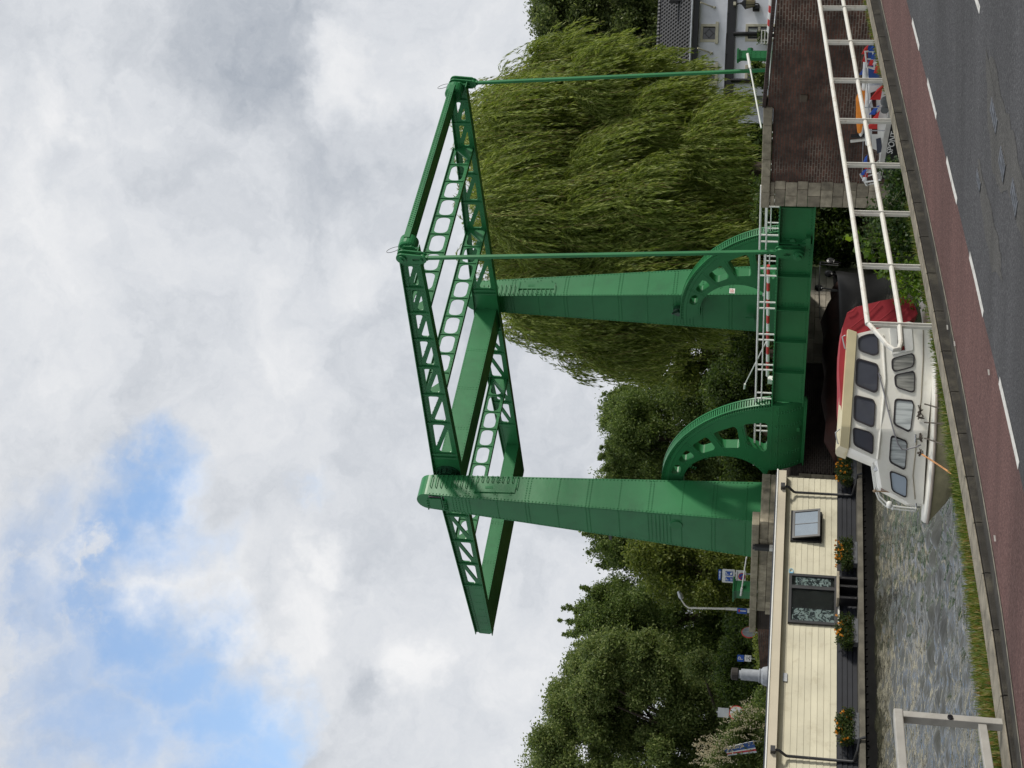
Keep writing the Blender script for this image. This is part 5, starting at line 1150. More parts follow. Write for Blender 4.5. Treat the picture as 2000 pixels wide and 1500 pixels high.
# ================================================================== TREES AND SHRUBS
def inpoly(x, y, P):
    r = False; n = len(P)
    for i in range(n):
        (x1, y1), (x2, y2) = P[i], P[i-1]
        if (y1 > y) != (y2 > y) and x < (x2-x1)*(y-y1)/(y2-y1)+x1: r = not r
    return r
def fill_blobs(poly, r0, r1, fill=1.5, extra=()):
    xs = [p[0] for p in poly]; ys = [p[1] for p in poly]; out = list(extra); area = 0; n = len(poly)
    for i in range(n): area += poly[i-1][0]*poly[i][1]-poly[i][0]*poly[i-1][1]
    area = abs(area)/2; acc = 0; tries = 0
    while acc < area*fill and tries < 20000:
        tries += 1; x = random.uniform(min(xs), max(xs)); y = random.uniform(min(ys), max(ys)); r = random.uniform(r0, r1)
        if all(inpoly(x+dx*r*.6, y+dy*r*.6, poly) for dx, dy in ((1, 0), (-1, 0), (0, 1), (0, -1))): out.append((x, y, r)); acc += PI*r*r*.8
    return out
def tree(name, label, blobs, d, dj, leaf, lw, mt, base, tr, group, subs=24, per=46, up=1.15, cat='tree', trunk=True, spread=.42):
    """blobs: (ix, iy, r px) seen at distance d; leaves stand in small clumps on and in each blob."""
    bx = at(base[0], base[1], d); bx[2] = base[2]; o = thing(name, label, cat, bx, 0, group)
    Cs = []; tips = []
    for (x, y, r) in blobs:
        dd = d+random.uniform(-dj, dj); c = at(x, y, dd)-bx; R_ = r*dd/FPX; tips.append((c, R_))
        v = RNG.normal(size=(subs, 3)); v /= np.linalg.norm(v, axis=1, keepdims=True); rad = R_*RNG.uniform(.3, 1.25, (subs, 1))
        sc_ = c+v*rad*np.array([1, 1, up])
        n = max(3, int(per*min(1.25, (r/18)**1.5))); p = np.repeat(sc_, n, 0)+RNG.normal(size=(subs*n, 3))*R_*spread*np.array([1, 1, .8]); Cs.append(p)
    C = np.concatenate(Cs); n = len(C); D = RNG.normal(size=(n, 3))+np.array([0, 0, -.25])
    V, F = quads(C, D, leaf*RNG.uniform(.6, 1.3, n), lw*RNG.uniform(.7, 1.2, n), RNG); mesh_np('crown', V, F, mt, o)
    if trunk:
        tipz = sorted(tips, key=lambda t: t[0][2]); zt_ = tipz[len(tipz)//2][0][2]; cx, cy = np.mean([t[0][0] for t in tips]), np.mean([t[0][1] for t in tips])
        m = MB(); m.tube([(0, 0, -.3), (cx*.1, cy*.1, zt_*.35), (cx*.6, cy*.6, zt_*.8), (cx, cy, max(t[0][2] for t in tips)*.9)], [tr, tr*.75, tr*.5, tr*.12], 8)
        for c, R_ in random.sample(tips, min(14, len(tips))):
            a = np.array([cx*.4, cy*.4, zt_*random.uniform(.3, .8)]); m.tube([a, (a+c)/2+np.array([0, 0, R_*.3]), c], [tr*.3, tr*.18, tr*.05], 5)
        m.build('trunk', BARK, o)
    return o
LDARK = leafmat('dark_leaf', (.032, .058, .014), (.068, .108, .022), (.15, .20, .045)); LMID = leafmat('mid_green_leaf', (.052, .092, .022), (.115, .165, .040), (.24, .30, .09))
LLIGHT = leafmat('light_green_leaf', (.07, .105, .018), (.15, .19, .038), (.25, .28, .07)); LGREY = leafmat('grey_green_leaf', (.07, .108, .030), (.15, .20, .056), (.30, .34, .125))
LCON = leafmat('evergreen_leaf', (.04, .064, .018), (.11, .15, .045), (.25, .29, .10)); LTW = leafmat('purplish_leaf', (.02, .025, .014), (.035, .045, .018), (.05, .06, .025))
GT_ = 'trees beyond the bridge'
T = tree
T('broadleaf_tree', 'big loose broadleaf tree at the far left above the houseboat', fill_blobs([(1040, 1450), (1056, 1385), (1098, 1330), (1130, 1265), (1200, 1240), (1260, 1240), (1330, 1270), (1420, 1310), (1465, 1420), (1470, 1560), (1036, 1560)], 13, 28, 1.45), 86, 3.5, .19, .095, LGREY, (1480, 1480, 1.9), .5, GT_, 30, 84)
sp_ = []
for x0, y0, x1, y1 in ((1102, 1190, 1200, 1185), (1100, 1238, 1200, 1215), (1138, 1150, 1210, 1165), (1130, 1284, 1210, 1268), (1118, 1212, 1200, 1205), (1096, 1212, 1220, 1210), (1150, 1168, 1230, 1178), (1122, 1262, 1220, 1250)):
    for k in range(9): u = k/8; sp_.append((x0+(x1-x0)*u+random.uniform(-3, 3), y0+(y1-y0)*u+random.uniform(-4, 4), 3+22*u**1.2))
T('poplar', 'tall dark tree with pointed spires of foliage left of the street lamp', fill_blobs([(1190, 1130), (1190, 1200), (1190, 1270), (1230, 1310), (1440, 1310), (1450, 1120), (1300, 1100), (1215, 1125)], 16, 30, 1.6, sp_), 100, 3, .20, .09, LMID, (1480, 1210, 1.9), .45, GT_, 26, 66, 1.5)
sp_ = []
for x0, y0, x1, y1 in ((1138, 1045, 1230, 1030), (1150, 1078, 1240, 1055), (1165, 1108, 1240, 1080), (1150, 1015, 1230, 1010)):
    for k in range(8): u = k/7; sp_.append((x0+(x1-x0)*u+random.uniform(-3, 3), y0+(y1-y0)*u+random.uniform(-4, 4), 3+20*u**1.2))
T('poplar', 'feathery dark tree showing behind the left edge of the near tower', fill_blobs([(1165, 1075), (1200, 1100), (1300, 1110), (1440, 1110), (1440, 950), (1200, 940), (1150, 1010)], 14, 24, 1.4, sp_), 104, 2.5, .25, .11, LMID, (1480, 1040, 1.9), .4, GT_, 20, 40, 1.5)
T('broadleaf_tree', 'rounded lighter green tree behind the blue parking board', fill_blobs([(1228, 1115), (1245, 1065), (1330, 1045), (1440, 1070), (1478, 1090), (1478, 1200), (1400, 1205), (1330, 1185), (1262, 1165)], 16, 28, 1.7), 88, 2.5, .22, .10, LLIGHT, (1480, 1120, 1.9), .3, GT_, 26, 56)
sp_ = []
for x0, y0, x1, y1 in ((1172, 792, 1240, 795), (1180, 770, 1240, 780), (1168, 895, 1240, 880), (1175, 870, 1240, 870), (1172, 915, 1240, 905), (1185, 815, 1240, 820)):
    for k in range(7): u = k/6; sp_.append((x0+(x1-x0)*u+random.uniform(-3, 3), y0+(y1-y0)*u+random.uniform(-4, 4), 3+21*u**1.2))
T('broadleaf_tree', 'dense dark tree in the middle, seen between the two green towers', fill_blobs([(1178, 770), (1182, 840), (1186, 925), (1200, 990), (1478, 990), (1478, 715), (1330, 690), (1255, 745), (1200, 760)], 15, 30, 1.7, sp_), 104, 3.5, .20, .09, LMID, (1480, 850, 1.9), .45, GT_, 28, 66)
T('broadleaf_tree', 'yellow-green tree showing under the left edge of the weeping willow', fill_blobs([(1225, 715), (1262, 745), (1350, 765), (1440, 740), (1478, 690), (1478, 590), (1400, 600), (1290, 650)], 14, 26, 1.3), 92, 2.5, .26, .12, LLIGHT, (1480, 690, 1.9), .3, GT_, 22, 44)
T('conifer', 'dark evergreen tree at the top right, behind the tiled roof', fill_blobs([(1040, -40), (1032, 5), (1058, 60), (1085, 100), (1140, 120), (1220, 140), (1330, 120), (1400, 60), (1400, -60)], 12, 24, 1.8), 93, 2.5, .22, .12, LCON, (1480, 40, 2.2), .45, GT_, 26, 50)
T('broadleaf_tree', 'small sparse dark-leaved tree top between the willow and the evergreen', fill_blobs([(1002, 140), (1028, 95), (1070, 88), (1120, 100), (1130, 180), (1060, 185)], 10, 18, .55), 89, 1.5, .26, .12, LTW, (1480, 130, 2.2), .25, GT_, 16, 26)
GH = 'hedges on the far bank'
T('hedge', 'dark hedge behind the bridge railing between the two towers', fill_blobs([(1395, 630), (1380, 760), (1400, 960), (1490, 960), (1490, 630)], 14, 24, 1.6), 84, 2, .22, .10, LDARK, (1492, 780, 1.9), .2, GH, 24, 46, 1.0, 'hedge', False)
T('hedge', 'dark hedge under the trees behind the round signs at the far left', fill_blobs([(1405, 1210), (1410, 1380), (1420, 1560), (1505, 1560), (1505, 1210)], 14, 24, 1.7), 81, 2, .22, .10, LDARK, (1500, 1350, 1.9), .2, GH, 24, 46, 1.0, 'hedge', False)
T('hedge', 'bright green low hedge above the houseboat roof, beside the grey flue', fill_blobs([(1478, 1238), (1478, 1312), (1510, 1330), (1510, 1232)], 9, 14, 2.2), 60, .8, .12, .06, LLIGHT, (1502, 1270, 1.9), .1, GH, 20, 40, 1.0, 'hedge', False)
T('hedge', 'green bushes above the houseboat roof left of the grey flue', fill_blobs([(1480, 1340), (1470, 1400), (1480, 1440), (1512, 1440), (1512, 1335)], 9, 14, 2.2), 58, .8, .12, .06, LMID, (1502, 1390, 1.9), .1, GH, 20, 40, 1.0, 'hedge', False)
T('hedge', 'dark undergrowth below the weeping willow, behind the bridge railing', fill_blobs([(1440, 370), (1440, 650), (1548, 650), (1548, 370)], 14, 24, 2.0), 82, 2, .24, .11, LDARK, (1500, 500, 1.9), .2, GH, 24, 46, 1.0, 'hedge', False)
T('shrub', 'dark leafy bush overhanging the water, seen under the bridge deck', fill_blobs([(1480, 360), (1480, 480), (1585, 512), (1668, 508), (1672, 470), (1676, 360)], 13, 24, 2.4), 60.3, .7, .20, .09, LDARK, (1640, 430, .3), .2, GH, 26, 50, 1.0, 'shrub', False)
T('shrub', 'small leafy shrub at the corner of the white house, above the brick wall', fill_blobs([(1468, 120), (1472, 165), (1500, 175), (1500, 118)], 8, 13, 1.8), 70, .8, .18, .09, LMID, (1500, 145, 1.9), .1, GH, 20, 40, 1.0, 'shrub', False)
o = T('distant_wood', None, fill_blobs([(1385, -600), (1385, 2100), (1550, 2100), (1550, -600)], 22, 40, 2.2), 122, 3, .5, .26, LDARK, (1500, 700, 1.85), .2, None, 22, 40, 1.0, None, False)
o = [c for c in o.children][0]; rt_ = o.parent; o.parent = None; o.location = rt_.location; bpy.data.objects.remove(rt_); o.name = 'distant_wood'; o['kind'] = 'stuff'; o['label'] = 'continuous dark wood far beyond the bridge'; o['category'] = 'wood'
V = []; n_ = 26000; th_ = RNG.uniform(math.radians(140), math.radians(300), n_); rr_ = RNG.uniform(48, 60, n_); hh_ = 14*RNG.beta(1.2, 1.4, n_)*(.75+.25*np.sin(th_*9)); C = np.stack([rr_*np.cos(th_), 18+rr_*np.sin(th_)*1.05, 1.5+hh_], 1)
v, q = quads(C, RNG.normal(size=(n_, 3)), 1.5, .8, RNG); o = mesh_np('distant_wood', v, q, LDARK); tag(o, 'unseen belt of trees added behind the viewer to darken reflections', 'wood', kind='stuff')  # out of view, added to darken reflections in the steel and low sky light
# buddleia with cream flower spikes
bd = T('butterfly_bush', 'tall bush with cream flower spikes at the far left above the houseboat', fill_blobs([(1385, 1480), (1418, 1448), (1440, 1375), (1480, 1385), (1512, 1380), (1512, 1560), (1392, 1560)], 9, 17, 1.5), 57, 1, .20, .055, LGREY, (1505, 1450, 1.9), .1, None, 20, 34, 1.0, 'shrub', False)
V = []; Fq = []; cnt = 0; bloc = np.array(bd.location)
for k in range(60):
    x, y = random.choice([(1376, 1475), (1385, 1462), (1440, 1395), (1452, 1388), (1432, 1420), (1460, 1405), (1395, 1490), (1420, 1470), (1470, 1440), (1480, 1398), (1400, 1455)]); c = at(x+random.uniform(-14, 22), y+random.uniform(-22, 22), 57-random.uniform(.9, 1.9))-bloc
    dr = np.array([random.uniform(-.5, .5), random.uniform(-.3, .3), 1.]); dr /= np.linalg.norm(dr); n = 26; u = RNG.uniform(0, 1, n); C = c+dr*(u*.5)[:, None]+RNG.normal(size=(n, 3))*(.055*(1-u)+.012)[:, None]; v, q = quads(C, RNG.normal(size=(n, 3)), .07, .05, RNG); V.append(v); Fq.append(q+cnt); cnt += len(v)
mesh_np('flower_spikes', np.concatenate(V), np.concatenate(Fq), leafmat('cream_flower', (.58, .52, .34), (.66, .60, .42), (.60, .48, .34)), bd)

# weeping willow: arching branch ends with curtains of hanging strands
WIL = leafmat('willow_leaf', (.082, .120, .018), (.215, .275, .050), (.43, .48, .15), trans=.43); WTW = mat('willow_twig', (.17, .12, .04), rough=.8, var=.2)
wd_ = 72.5; wb = at(1500, 340, wd_+1.5); wb[2] = 1.5
wil = thing('weeping_willow', 'huge weeping willow with hanging yellow-green strands behind the far tower', 'tree', wb, 0)
HUL = [(905, 310), (900, 235), (925, 185), (985, 170), (1005, 135), (1075, 84), (1180, 90), (1290, 102), (1370, 116), (1380, 150), (1430, 180), (1440, 330), (1400, 560), (1330, 720), (1200, 728), (1130, 715), (1060, 665), (1000, 640), (950, 560), (915, 430)]
cx_, cy_ = 1160, 380
strands = []
def depth_at(x, y):   # front surface of a domed crown
    k = min(1, math.hypot((x-1200)/330, (y-390)/350)); return wd_-6.0*math.sqrt(max(0, 1-k*k))
random.seed(3); boughs = []; tries = 0
while len(boughs) < 36 and tries < 40000:
    tries += 1; x = random.uniform(905, 1400); y = random.uniform(90, 715)
    if not all(inpoly(x+q_[0], y+q_[1], HUL) for q_ in ((0, 42), (0, -42), (-30, 0), (15, 0))) or (y > 600 and x > 1260) or (y < 190 and x > 1215): continue
    if any(math.hypot((x-a[0])*.62, y-a[1]) < 56 for a in boughs): continue
    boughs.append((x, y, random.choice([random.uniform(-3.2, -.5), random.uniform(1.0, 4.5)]), random.uniform(.75, 1.25)))
boughs += [(912, 300, 2, .6), (912, 240, 2.5, .6), (935, 195, 2, .6), (918, 380, 2, .6), (990, 170, 1, .7), (1070, 105, 0, .8), (1130, 95, 0, .8), (1220, 110, 0, .8), (1290, 130, .5, .6), (1125, 700, 0, .65), (1190, 705, .5, .7), (1240, 690, .8, .7), (1010, 630, 1, .65), (950, 530, 2, .65), (1070, 665, 0, .7), (1000, 215, 0, .9), (960, 300, 1, 1.), (960, 420, 1, 1.), (1150, 640, 0, .9)]
HUL2 = [(890, 310), (888, 225), (915, 175), (980, 160), (1000, 120), (1068, 76), (1180, 80), (1300, 94), (1345, 108), (1392, 118), (1392, 158), (1440, 176), (1500, 190), (1500, 640), (1380, 700), (1330, 738), (1200, 740), (1130, 728), (1050, 680), (990, 655), (940, 575), (905, 440)]
def proj(p):
    v = np.asarray(p)-CAM; z = v@FW; return (1000-FPX*(v@UP)/z, 1500-(750+FPX*(v@RT)/z))
def strand(p, dr, L_, lean):
    jx, jy = random.gauss(0, 17), random.gauss(0, 19); q0 = proj(p)
    if not inpoly(q0[0]+jx, q0[1]+jy, HUL2): return
    if q0[0] < 985 and random.random() < .45*(985-q0[0])/70: return
    ns_ = 9; st = L_/ns_; pts = [p]
    for j in range(ns_):
        dr = dr+np.array([lean*.7+random.gauss(0, .03), 0, -.55])*(1 if j < 5 else .5)+RNG.normal(0, .035, 3); dr = dr/np.linalg.norm(dr); p = p+dr*st
        if p[2] < 2.2: break
        q0 = proj(p)
        if not inpoly(q0[0]+jx, q0[1]+jy, HUL2): break
        pts.append(p)
    if len(pts) > 3: strands.append(np.array(pts)-wb)
for x, y, dz, sz in boughs:
    d0 = depth_at(x, y)+dz; c = at(x, y, d0); na = int(330*sz) if sz > .7 else 140; lean = random.uniform(-.04, .24); lmax = 4.6 if x < 1250 else 3.2
    if y < 170: lmax = 2.7
    tw = np.array([-c[0], -c[1], 0])/np.linalg.norm(c[:2])
    for k in range(na):
        # a rounded cap of shoots: high in the middle, falling away to the sides, bulging towards the open air
        a = random.uniform(0, 2*PI); r = math.sqrt(random.random())*1.35*sz; ux, uy = r*math.cos(a), r*math.sin(a)
        p = c+np.array([ux, 0, 0])+tw*uy*.9+np.array([0, 0, 1.25*sz*(1-(r/(1.35*sz))**2)+random.gauss(0, .12)]); dr = np.array([ux*.6, 0, 0])+tw*uy*.6+np.array([random.gauss(.05, .25), random.gauss(0, .2), random.uniform(-.2, .45)]); dr = dr/np.linalg.norm(dr)
        strand(p, dr, random.uniform(.3, .95)*lmax*(.6+.3*sz), lean)
# thinner curtain of strands further inside the crown
for k in range(1500):
    x, y = random.uniform(930, 1400), random.uniform(90, 720)
    if not inpoly(x, y, HUL) or (y < 165 and x > 1225): continue
    p = at(x, y, depth_at(x, y)+random.uniform(5, 11)); strand(p, np.array([random.gauss(0, .5), random.gauss(0, .5), .4]), random.uniform(2, 4.2), .08)
print('willow strands', len(strands))
Cs, Ds = [], []
for P_ in strands:
    seg = P_[1:]-P_[:-1]; n = len(seg)*4
    i = RNG.integers(0, len(seg), n); u = RNG.uniform(0, 1, n); c = P_[:-1][i]+seg[i]*u[:, None]+RNG.normal(0, .035, (n, 3)); d_ = seg[i]/np.linalg.norm(seg[i], axis=1, keepdims=True)+RNG.normal(0, .22, (n, 3)); Cs.append(c); Ds.append(d_)
C = np.concatenate(Cs); D = np.concatenate(Ds); n = len(C); V, F = quads(C, D, RNG.uniform(.20, .40, n), RNG.uniform(.03, .055, n), RNG); mesh_np('crown', V, F, WIL, wil)
print('willow leaves', n)
n_ = 60000; xs = RNG.uniform(960, 1470, n_); ys = RNG.uniform(120, 690, n_); Cc = np.array([at(x, y, depth_at(x, y)+4.2+6*random.random()) for x, y in zip(xs, ys) if inpoly(x, y, HUL2) and min(math.hypot(x-1200, (y-400)*.95), 999) < 285])-wb
v, q = quads(Cc, RNG.normal(size=(len(Cc), 3))+[0, 0, -1.2], .55, .16, RNG); mesh_np('inner_foliage', v, q, WIL, wil)
V = []; F = []; b = 0
for P_ in strands[::5]:
    w_ = np.array([.008, 0, 0]); q = np.concatenate([P_-w_, P_+w_]); m_ = len(P_); V.append(q); F += [(b+i, b+i+1, b+m_+i+1, b+m_+i) for i in range(m_-1)]; b += 2*m_
mesh_np('twigs', np.concatenate(V), F, WTW, wil)
m = MB(); m.tube([(0, 0, -.5), (.2, 0, 2.5), (-.2, .3, 5.5)], [.62, .5, .42], 10)
for x, y in ((1000, 250), (980, 400), (1060, 150), (1100, 600), (1040, 540), (1200, 160), (1200, 650), (1010, 330), (1120, 300), (1150, 480)):
    c = at(x+12, y, depth_at(x, y)+1.2)-wb; a = np.array([-.1, .2, random.uniform(3.5, 5.6)]); m.tube([a, a*.45+c*.55+np.array([0, 0, 1.2]), c], [.26, .16, .05], 7)
m.build('trunk', BARK, wil)

# rank plants on the near bank by the fence
PL = leafmat('bright_bank_leaf', (.05, .10, .012), (.10, .19, .02), (.20, .30, .035), trans=.4); PL2 = leafmat('dark_bank_leaf', (.018, .045, .012), (.045, .085, .02), (.09, .14, .03), trans=.3)
def plant(label, spots, mt, leaf, n, group='wild plants on the near bank', name='bank_plant'):
    base = bankp(spots[0][0], spots[0][1], -.6); o = thing(name, label, 'plant', base, 0, group); V = []; Fq = []; cnt = 0; m = MB()
    for (x0, y0, x1, y1, wd) in spots:
        a = bankp(x0, y0, -.45+random.uniform(-.2, .1))-base; b_ = bankp(x1, y1, -.55+random.uniform(-.3, .2))-base; md = (a+b_)/2+RNG.normal(0, .05, 3)
        pts = [a*(1-u)**2+2*md*u*(1-u)+b_*u*u for u in lin(0, 1, 8)]; m.tube(pts, [.009]*7+[.004], 5)
        k = int(n*wd); u = RNG.uniform(.1, 1, k); idx = np.minimum((u*7).astype(int), 6); P_ = np.array(pts); C = P_[idx]+(P_[idx+1]-P_[idx])*(u*7-idx)[:, None]+RNG.normal(0, .05*wd, (k, 3))
        v, q = quads(C, RNG.normal(size=(k, 3))*[1, 1, .6], leaf*RNG.uniform(.6, 1.3, k), leaf*.75*RNG.uniform(.7, 1.2, k), RNG); V.append(v); Fq.append(q+cnt); cnt += len(v)
    m.build('stems', mat('green_stem', (.10, .13, .04), rough=.7), o); mesh_np('leaves', np.concatenate(V), np.concatenate(Fq), mt, o); return o
def tangle(x0, x1, y0, y1, n, wd): return [(x1+random.uniform(-4, 12), random.uniform(y0, y1), random.uniform(x0, x1-8), random.uniform(y0, y1), wd) for _ in range(n)]
random.seed(11)
plant('climbing shoots with big bright leaves reaching over the guard rail', [(1770, 470, 1654, 463, 1.0), (1770, 478, 1676, 488, .9), (1775, 500, 1690, 500, .9), (1765, 455, 1668, 468, .8), (1772, 520, 1716, 536, .9), (1768, 535, 1718, 530, .8)], PL, .14, 44, name='climbing_plant')
plant('dense green tangle of weeds on the bank behind the third fence bay', tangle(1690, 1795, 395, 500, 46, 1.8), PL2, .085, 52)
plant('bushy weeds on the bank just beyond the stern of the cruiser', tangle(1735, 1812, 500, 590, 36, 1.6), PL, .07, 46)
plant('leafy weeds on the bank in front of the bow of the sailing boat', tangle(1718, 1772, 318, 400, 26, 1.5), PL2, .085, 40)
plant('small weeds at the kerb beside the middle of the cruiser', tangle(1815, 1842, 660, 690, 8, 1.0), PL, .05, 24)
plant('feathery weed standing by the last fence bay before the nose', tangle(1790, 1815, 540, 575, 8, 1.0), PL, .045, 30)

# ================================================================== THE WHITE HOUSE
HD = 76.0
def Wp(ix, iy, dy=0.): return at(ix, iy, HD+dy)
hz0 = 2.0; wl0 = Wp(1420, 190); ho = thing('white_house', 'pale blue-white rendered house with dark tiled roof and black timber band', 'house', (float(Wp(1450, 40)[0]), HD, hz0), 0)
hx = lambda ix, iy, dy=0.: (float(Wp(ix, iy, dy)[0]-ho.location.x), float(Wp(ix, iy, dy)[2]-hz0))
xl, _ = hx(1400, 186); xr, _ = hx(1400, -60); ze = hx(1366, 40)[1]; zband = hx(1428, 40)[1]
REND = mat('pale_blue_render', (.84, .86, .94), rough=.85, var=.08, scale=1.5, dirt=(.66, .68, .74, .4), dscale=.8)
# openings are cut as real holes in the front wall
def rect(ix0, ix1, iy0, iy1):
    a = hx(ix0, iy1); b = hx(ix1, iy0); return (a[0], b[0], b[1], a[1])     # x0, x1, z0, z1
up1, up2, lo1, lo2 = rect(1367, 1403, 47, 82), rect(1366, 1402, 126, 164), rect(1455, 1520, 47, 81), rect(1454, 1515, 127, 163)
m = MB(); hol = [[(r[0], r[2]), (r[1], r[2]), (r[1], r[3]), (r[0], r[3])] for r in (up1, up2, lo1, lo2)]
m.plate([(xl, -.3), (xr, -.3), (xr, ze+.3), (xl, ze+.3)], hol, lambda u, v, h: (u, h, v), 0, .28); m.box(xl, xl+.25, .285, 8, -.3, ze+.3); m.box(xl, xr, 7.7, 8, -.3, ze+.3); m.build('wall', REND, ho)
CRF = mat('cream_window_frame', (.62, .58, .45), rough=.5)
for i, r in enumerate((up1, up2, lo1, lo2)):
    w = MB(); t_ = .13; w.box(r[0], r[0]+t_, -.03, .2, r[2], r[3]); w.box(r[1]-t_, r[1], -.03, .2, r[2], r[3]); w.box(r[0]+t_, r[1]-t_, -.03, .2, r[3]-t_, r[3]); w.box(r[0]-.1, r[1]+.1, -.10, .2, r[2]-.02, r[2]+t_); wn = w.build('window', CRF, ho)
    w = MB(); w.box(r[0]+t_, r[1]-t_, .10, .12, r[2]+t_, r[3]-t_); w.build('pane', mat('house_glass', (.035, .038, .042), rough=.08, var=.3, spec=.7), wn)
    w = MB()
    if i == 0:
        cx, cz, a, b = (r[0]+r[1])/2, (r[2]+r[3])/2, (r[1]-r[0])*.26, (r[3]-r[2])*.24
        pts = [(cx-a, cz), (cx, cz+b), (cx+a, cz), (cx, cz-b)]
        for p, q in zip(pts, pts[1:]+pts[:1]): w.tube([(p[0], .095, p[1]), (q[0], .095, q[1])], .016, 4)
        for p, q in (((r[0]+t_, cz), pts[0]), (pts[2], (r[1]-t_, cz)), (pts[1], (cx, r[3]-t_)), (pts[3], (cx, r[2]+t_))): w.tube([(p[0], .095, p[1]), (q[0], .095, q[1])], .016, 4)
        w.build('leading', BLACK, wn)
    elif i == 2:
        zt_ = r[3]-.13; w.box(r[0]+t_, r[1]-t_, -.02, .1, zt_-.62, zt_-.50); w.build('transom', CRF, wn)
        w = MB(); curtain(w, r[0]+.25, r[1]-.25, zt_-.45, zt_-.05, .05, .025, 8); w.build('net_curtain', mat('net_curtain', (.55, .58, .56), rough=.9, var=.2, scale=6), wn)
    else: w.box((r[0]+r[1])/2-.03, (r[0]+r[1])/2+.03, .02, .1, r[2]+t_, r[3]-t_); w.build('glazing_bar', CRF, wn)
# roof of overlapping tile courses
TILE = bpy.data.materials.new('grey_pantiles'); TILE.use_nodes = True; _n = TILE.node_tree; _p = _n.nodes['Principled BSDF']; _p.inputs['Roughness'].default_value = .6
_t = _n.nodes.new('ShaderNodeTexCoord'); _w = _n.nodes.new('ShaderNodeTexWave'); _w.inputs['Scale'].default_value = 1.6; _w.bands_direction = 'X'; _w.inputs['Distortion'].default_value = .2; _n.links.new(_t.outputs['Object'], _w.inputs['Vector'])
_r = _n.nodes.new('ShaderNodeValToRGB'); _r.color_ramp.elements[0].color = (.022, .022, .025, 1); _r.color_ramp.elements[1].color = (.10, .10, .108, 1); _n.links.new(_w.outputs['Fac'], _r.inputs[0]); _n.links.new(_r.outputs[0], _p.inputs['Base Color'])
_b = _n.nodes.new('ShaderNodeBump'); _b.inputs['Distance'].default_value = .06; _n.links.new(_w.outputs['Fac'], _b.inputs['Height']); _n.links.new(_b.outputs[0], _p.inputs['Normal'])
zr0 = hx(1352, 40)[1]; yr = 5.0; zr1 = hx(1290, 40, yr)[1]; nr = 13; m = MB()
for k in range(nr):
    u0, u1 = k/nr, (k+1.12)/nr; y0, y1 = -.45+(yr+.45)*u0, -.45+(yr+.45)*u1; z0, z1 = zr0+(zr1-zr0)*u0+.05, zr0+(zr1-zr0)*u1
    m.hexa([(xl-.3, y0, z0-.05), (xr, y0, z0-.05), (xr, y1, z1-.05), (xl-.3, y1, z1-.05), (xl-.3, y0, z0+.03), (xr, y0, z0+.03), (xr, y1, z1+.0), (xl-.3, y1, z1+.0)])
m.hexa([(xl-.3, yr, zr1-.1), (xr, yr, zr1-.1), (xr, 9, zr0-.1), (xl-.3, 9, zr0-.1), (xl-.3, yr, zr1+.03), (xr, yr, zr1+.03), (xr, 9, zr0), (xl-.3, 9, zr0)])
m.tube([(xl-.3, yr, zr1+.05), (xr, yr, zr1+.05)], .12, 8); m.build('roof', TILE, ho)
m = MB(); m.box(xl-.3, xr, -.42, .02, ze+.02, zr0-.02); m.build('eave_board', mat('dark_eave', (.025, .027, .03), rough=.6), ho)
m = MB(); m.tube([(xl-.35, -.52, zr0-.02), (xr, -.52, zr0-.02)], .06, 8); m.build('gutter', GALV, ho)
m = MB(); k = 0; x = xl
while x < xr:
    zb_ = zband+random.uniform(-.01, .01); m.hexa([(x, -.12, zb_-.24), (min(x+1.05, xr), -.12, zb_-.24), (min(x+1.05, xr), -.005, zb_-.24), (x, -.005, zb_-.24), (x, -.12, zb_+.16), (min(x+1.05, xr), -.12, zb_+.10), (min(x+1.05, xr), -.005, zb_+.22), (x, -.005, zb_+.22)]); x += 1.05
m.build('timber_band', BLACK, ho)
for iy, ix0, ix1 in ((67, 1429, 1520), (158, 1424, 1500)):
    a = hx(ix0, iy); b = hx(ix1, iy); m = MB(); m.tube([(a[0], -.10, a[1]-.1), (a[0], -.10, -.3)], .11, 8); m.build('downpipe', BLACK, ho)
for (x0, y0, x1, y1) in ((1370, 3, 1395, 15), (1364, 91, 1389, 104)):
    a = hx(x1, y1); b = hx(x0, y0); m = MB(); m.tube([(a[0], -.02, a[1]), (a[0]+(b[0]-a[0])*.4, -.55, a[1]+(b[1]-a[1])*1.0)], .04, 8); m.tube([(a[0], -.02, a[1]-.05), (a[0], -.12, a[1]+.02)], .06, 8); m.build('flag_holder', CRF, ho)
# brick chimney with cap at the very edge of the picture
a = hx(1333, -2, 2.0); m = MB(); m.box(a[0]-.3, a[0]+.35, 1.2, 1.8, zr0+.3, zr0+1.3); m.build('chimney', BLACK, ho)
# lantern on its bracket
ln_ = hx(1462, 11); m = MB(); la = thing('wall_lantern', 'black lantern with amber panes hung on the white house wall', 'lantern', (ho.location.x+ln_[0], HD-.45, hz0+ln_[1]), 0)
m.lathe((0, 0, 0), (0, 0, 1), [(-.36, .12), (-.35, .20), (-.33, .20), (-.32, .17)], 6); m.lathe((0, 0, 0), (0, 0, 1), [(.12, .30), (.15, .30), (.34, .06), (.40, .05), (.46, .03), (.6, .02)], 6)
for k in range(6): a = PI*k/3; m.tube([(.17*math.cos(a), .17*math.sin(a), -.33), (.28*math.cos(a), .28*math.sin(a), .13)], .016, 5)
m.tube([(0, 0, -.36), (0, .1, -.5), (0, .45, -.55)], .03, 6); m.tube([(0, 0, .45), (0, .3, .6), (0, .45, .6)], .02, 6); m.build('frame', BLACK, la)
m = MB(); m.lathe((0, 0, 0), (0, 0, 1), [(-.32, .155), (.12, .265)], 6); m.build('panes', mat('amber_glass', (.34, .29, .18), rough=.2), la)
m = MB(); m.box(-.08, .08, -.02, .2, .62, .75); m.build('top_box', CRF, la)
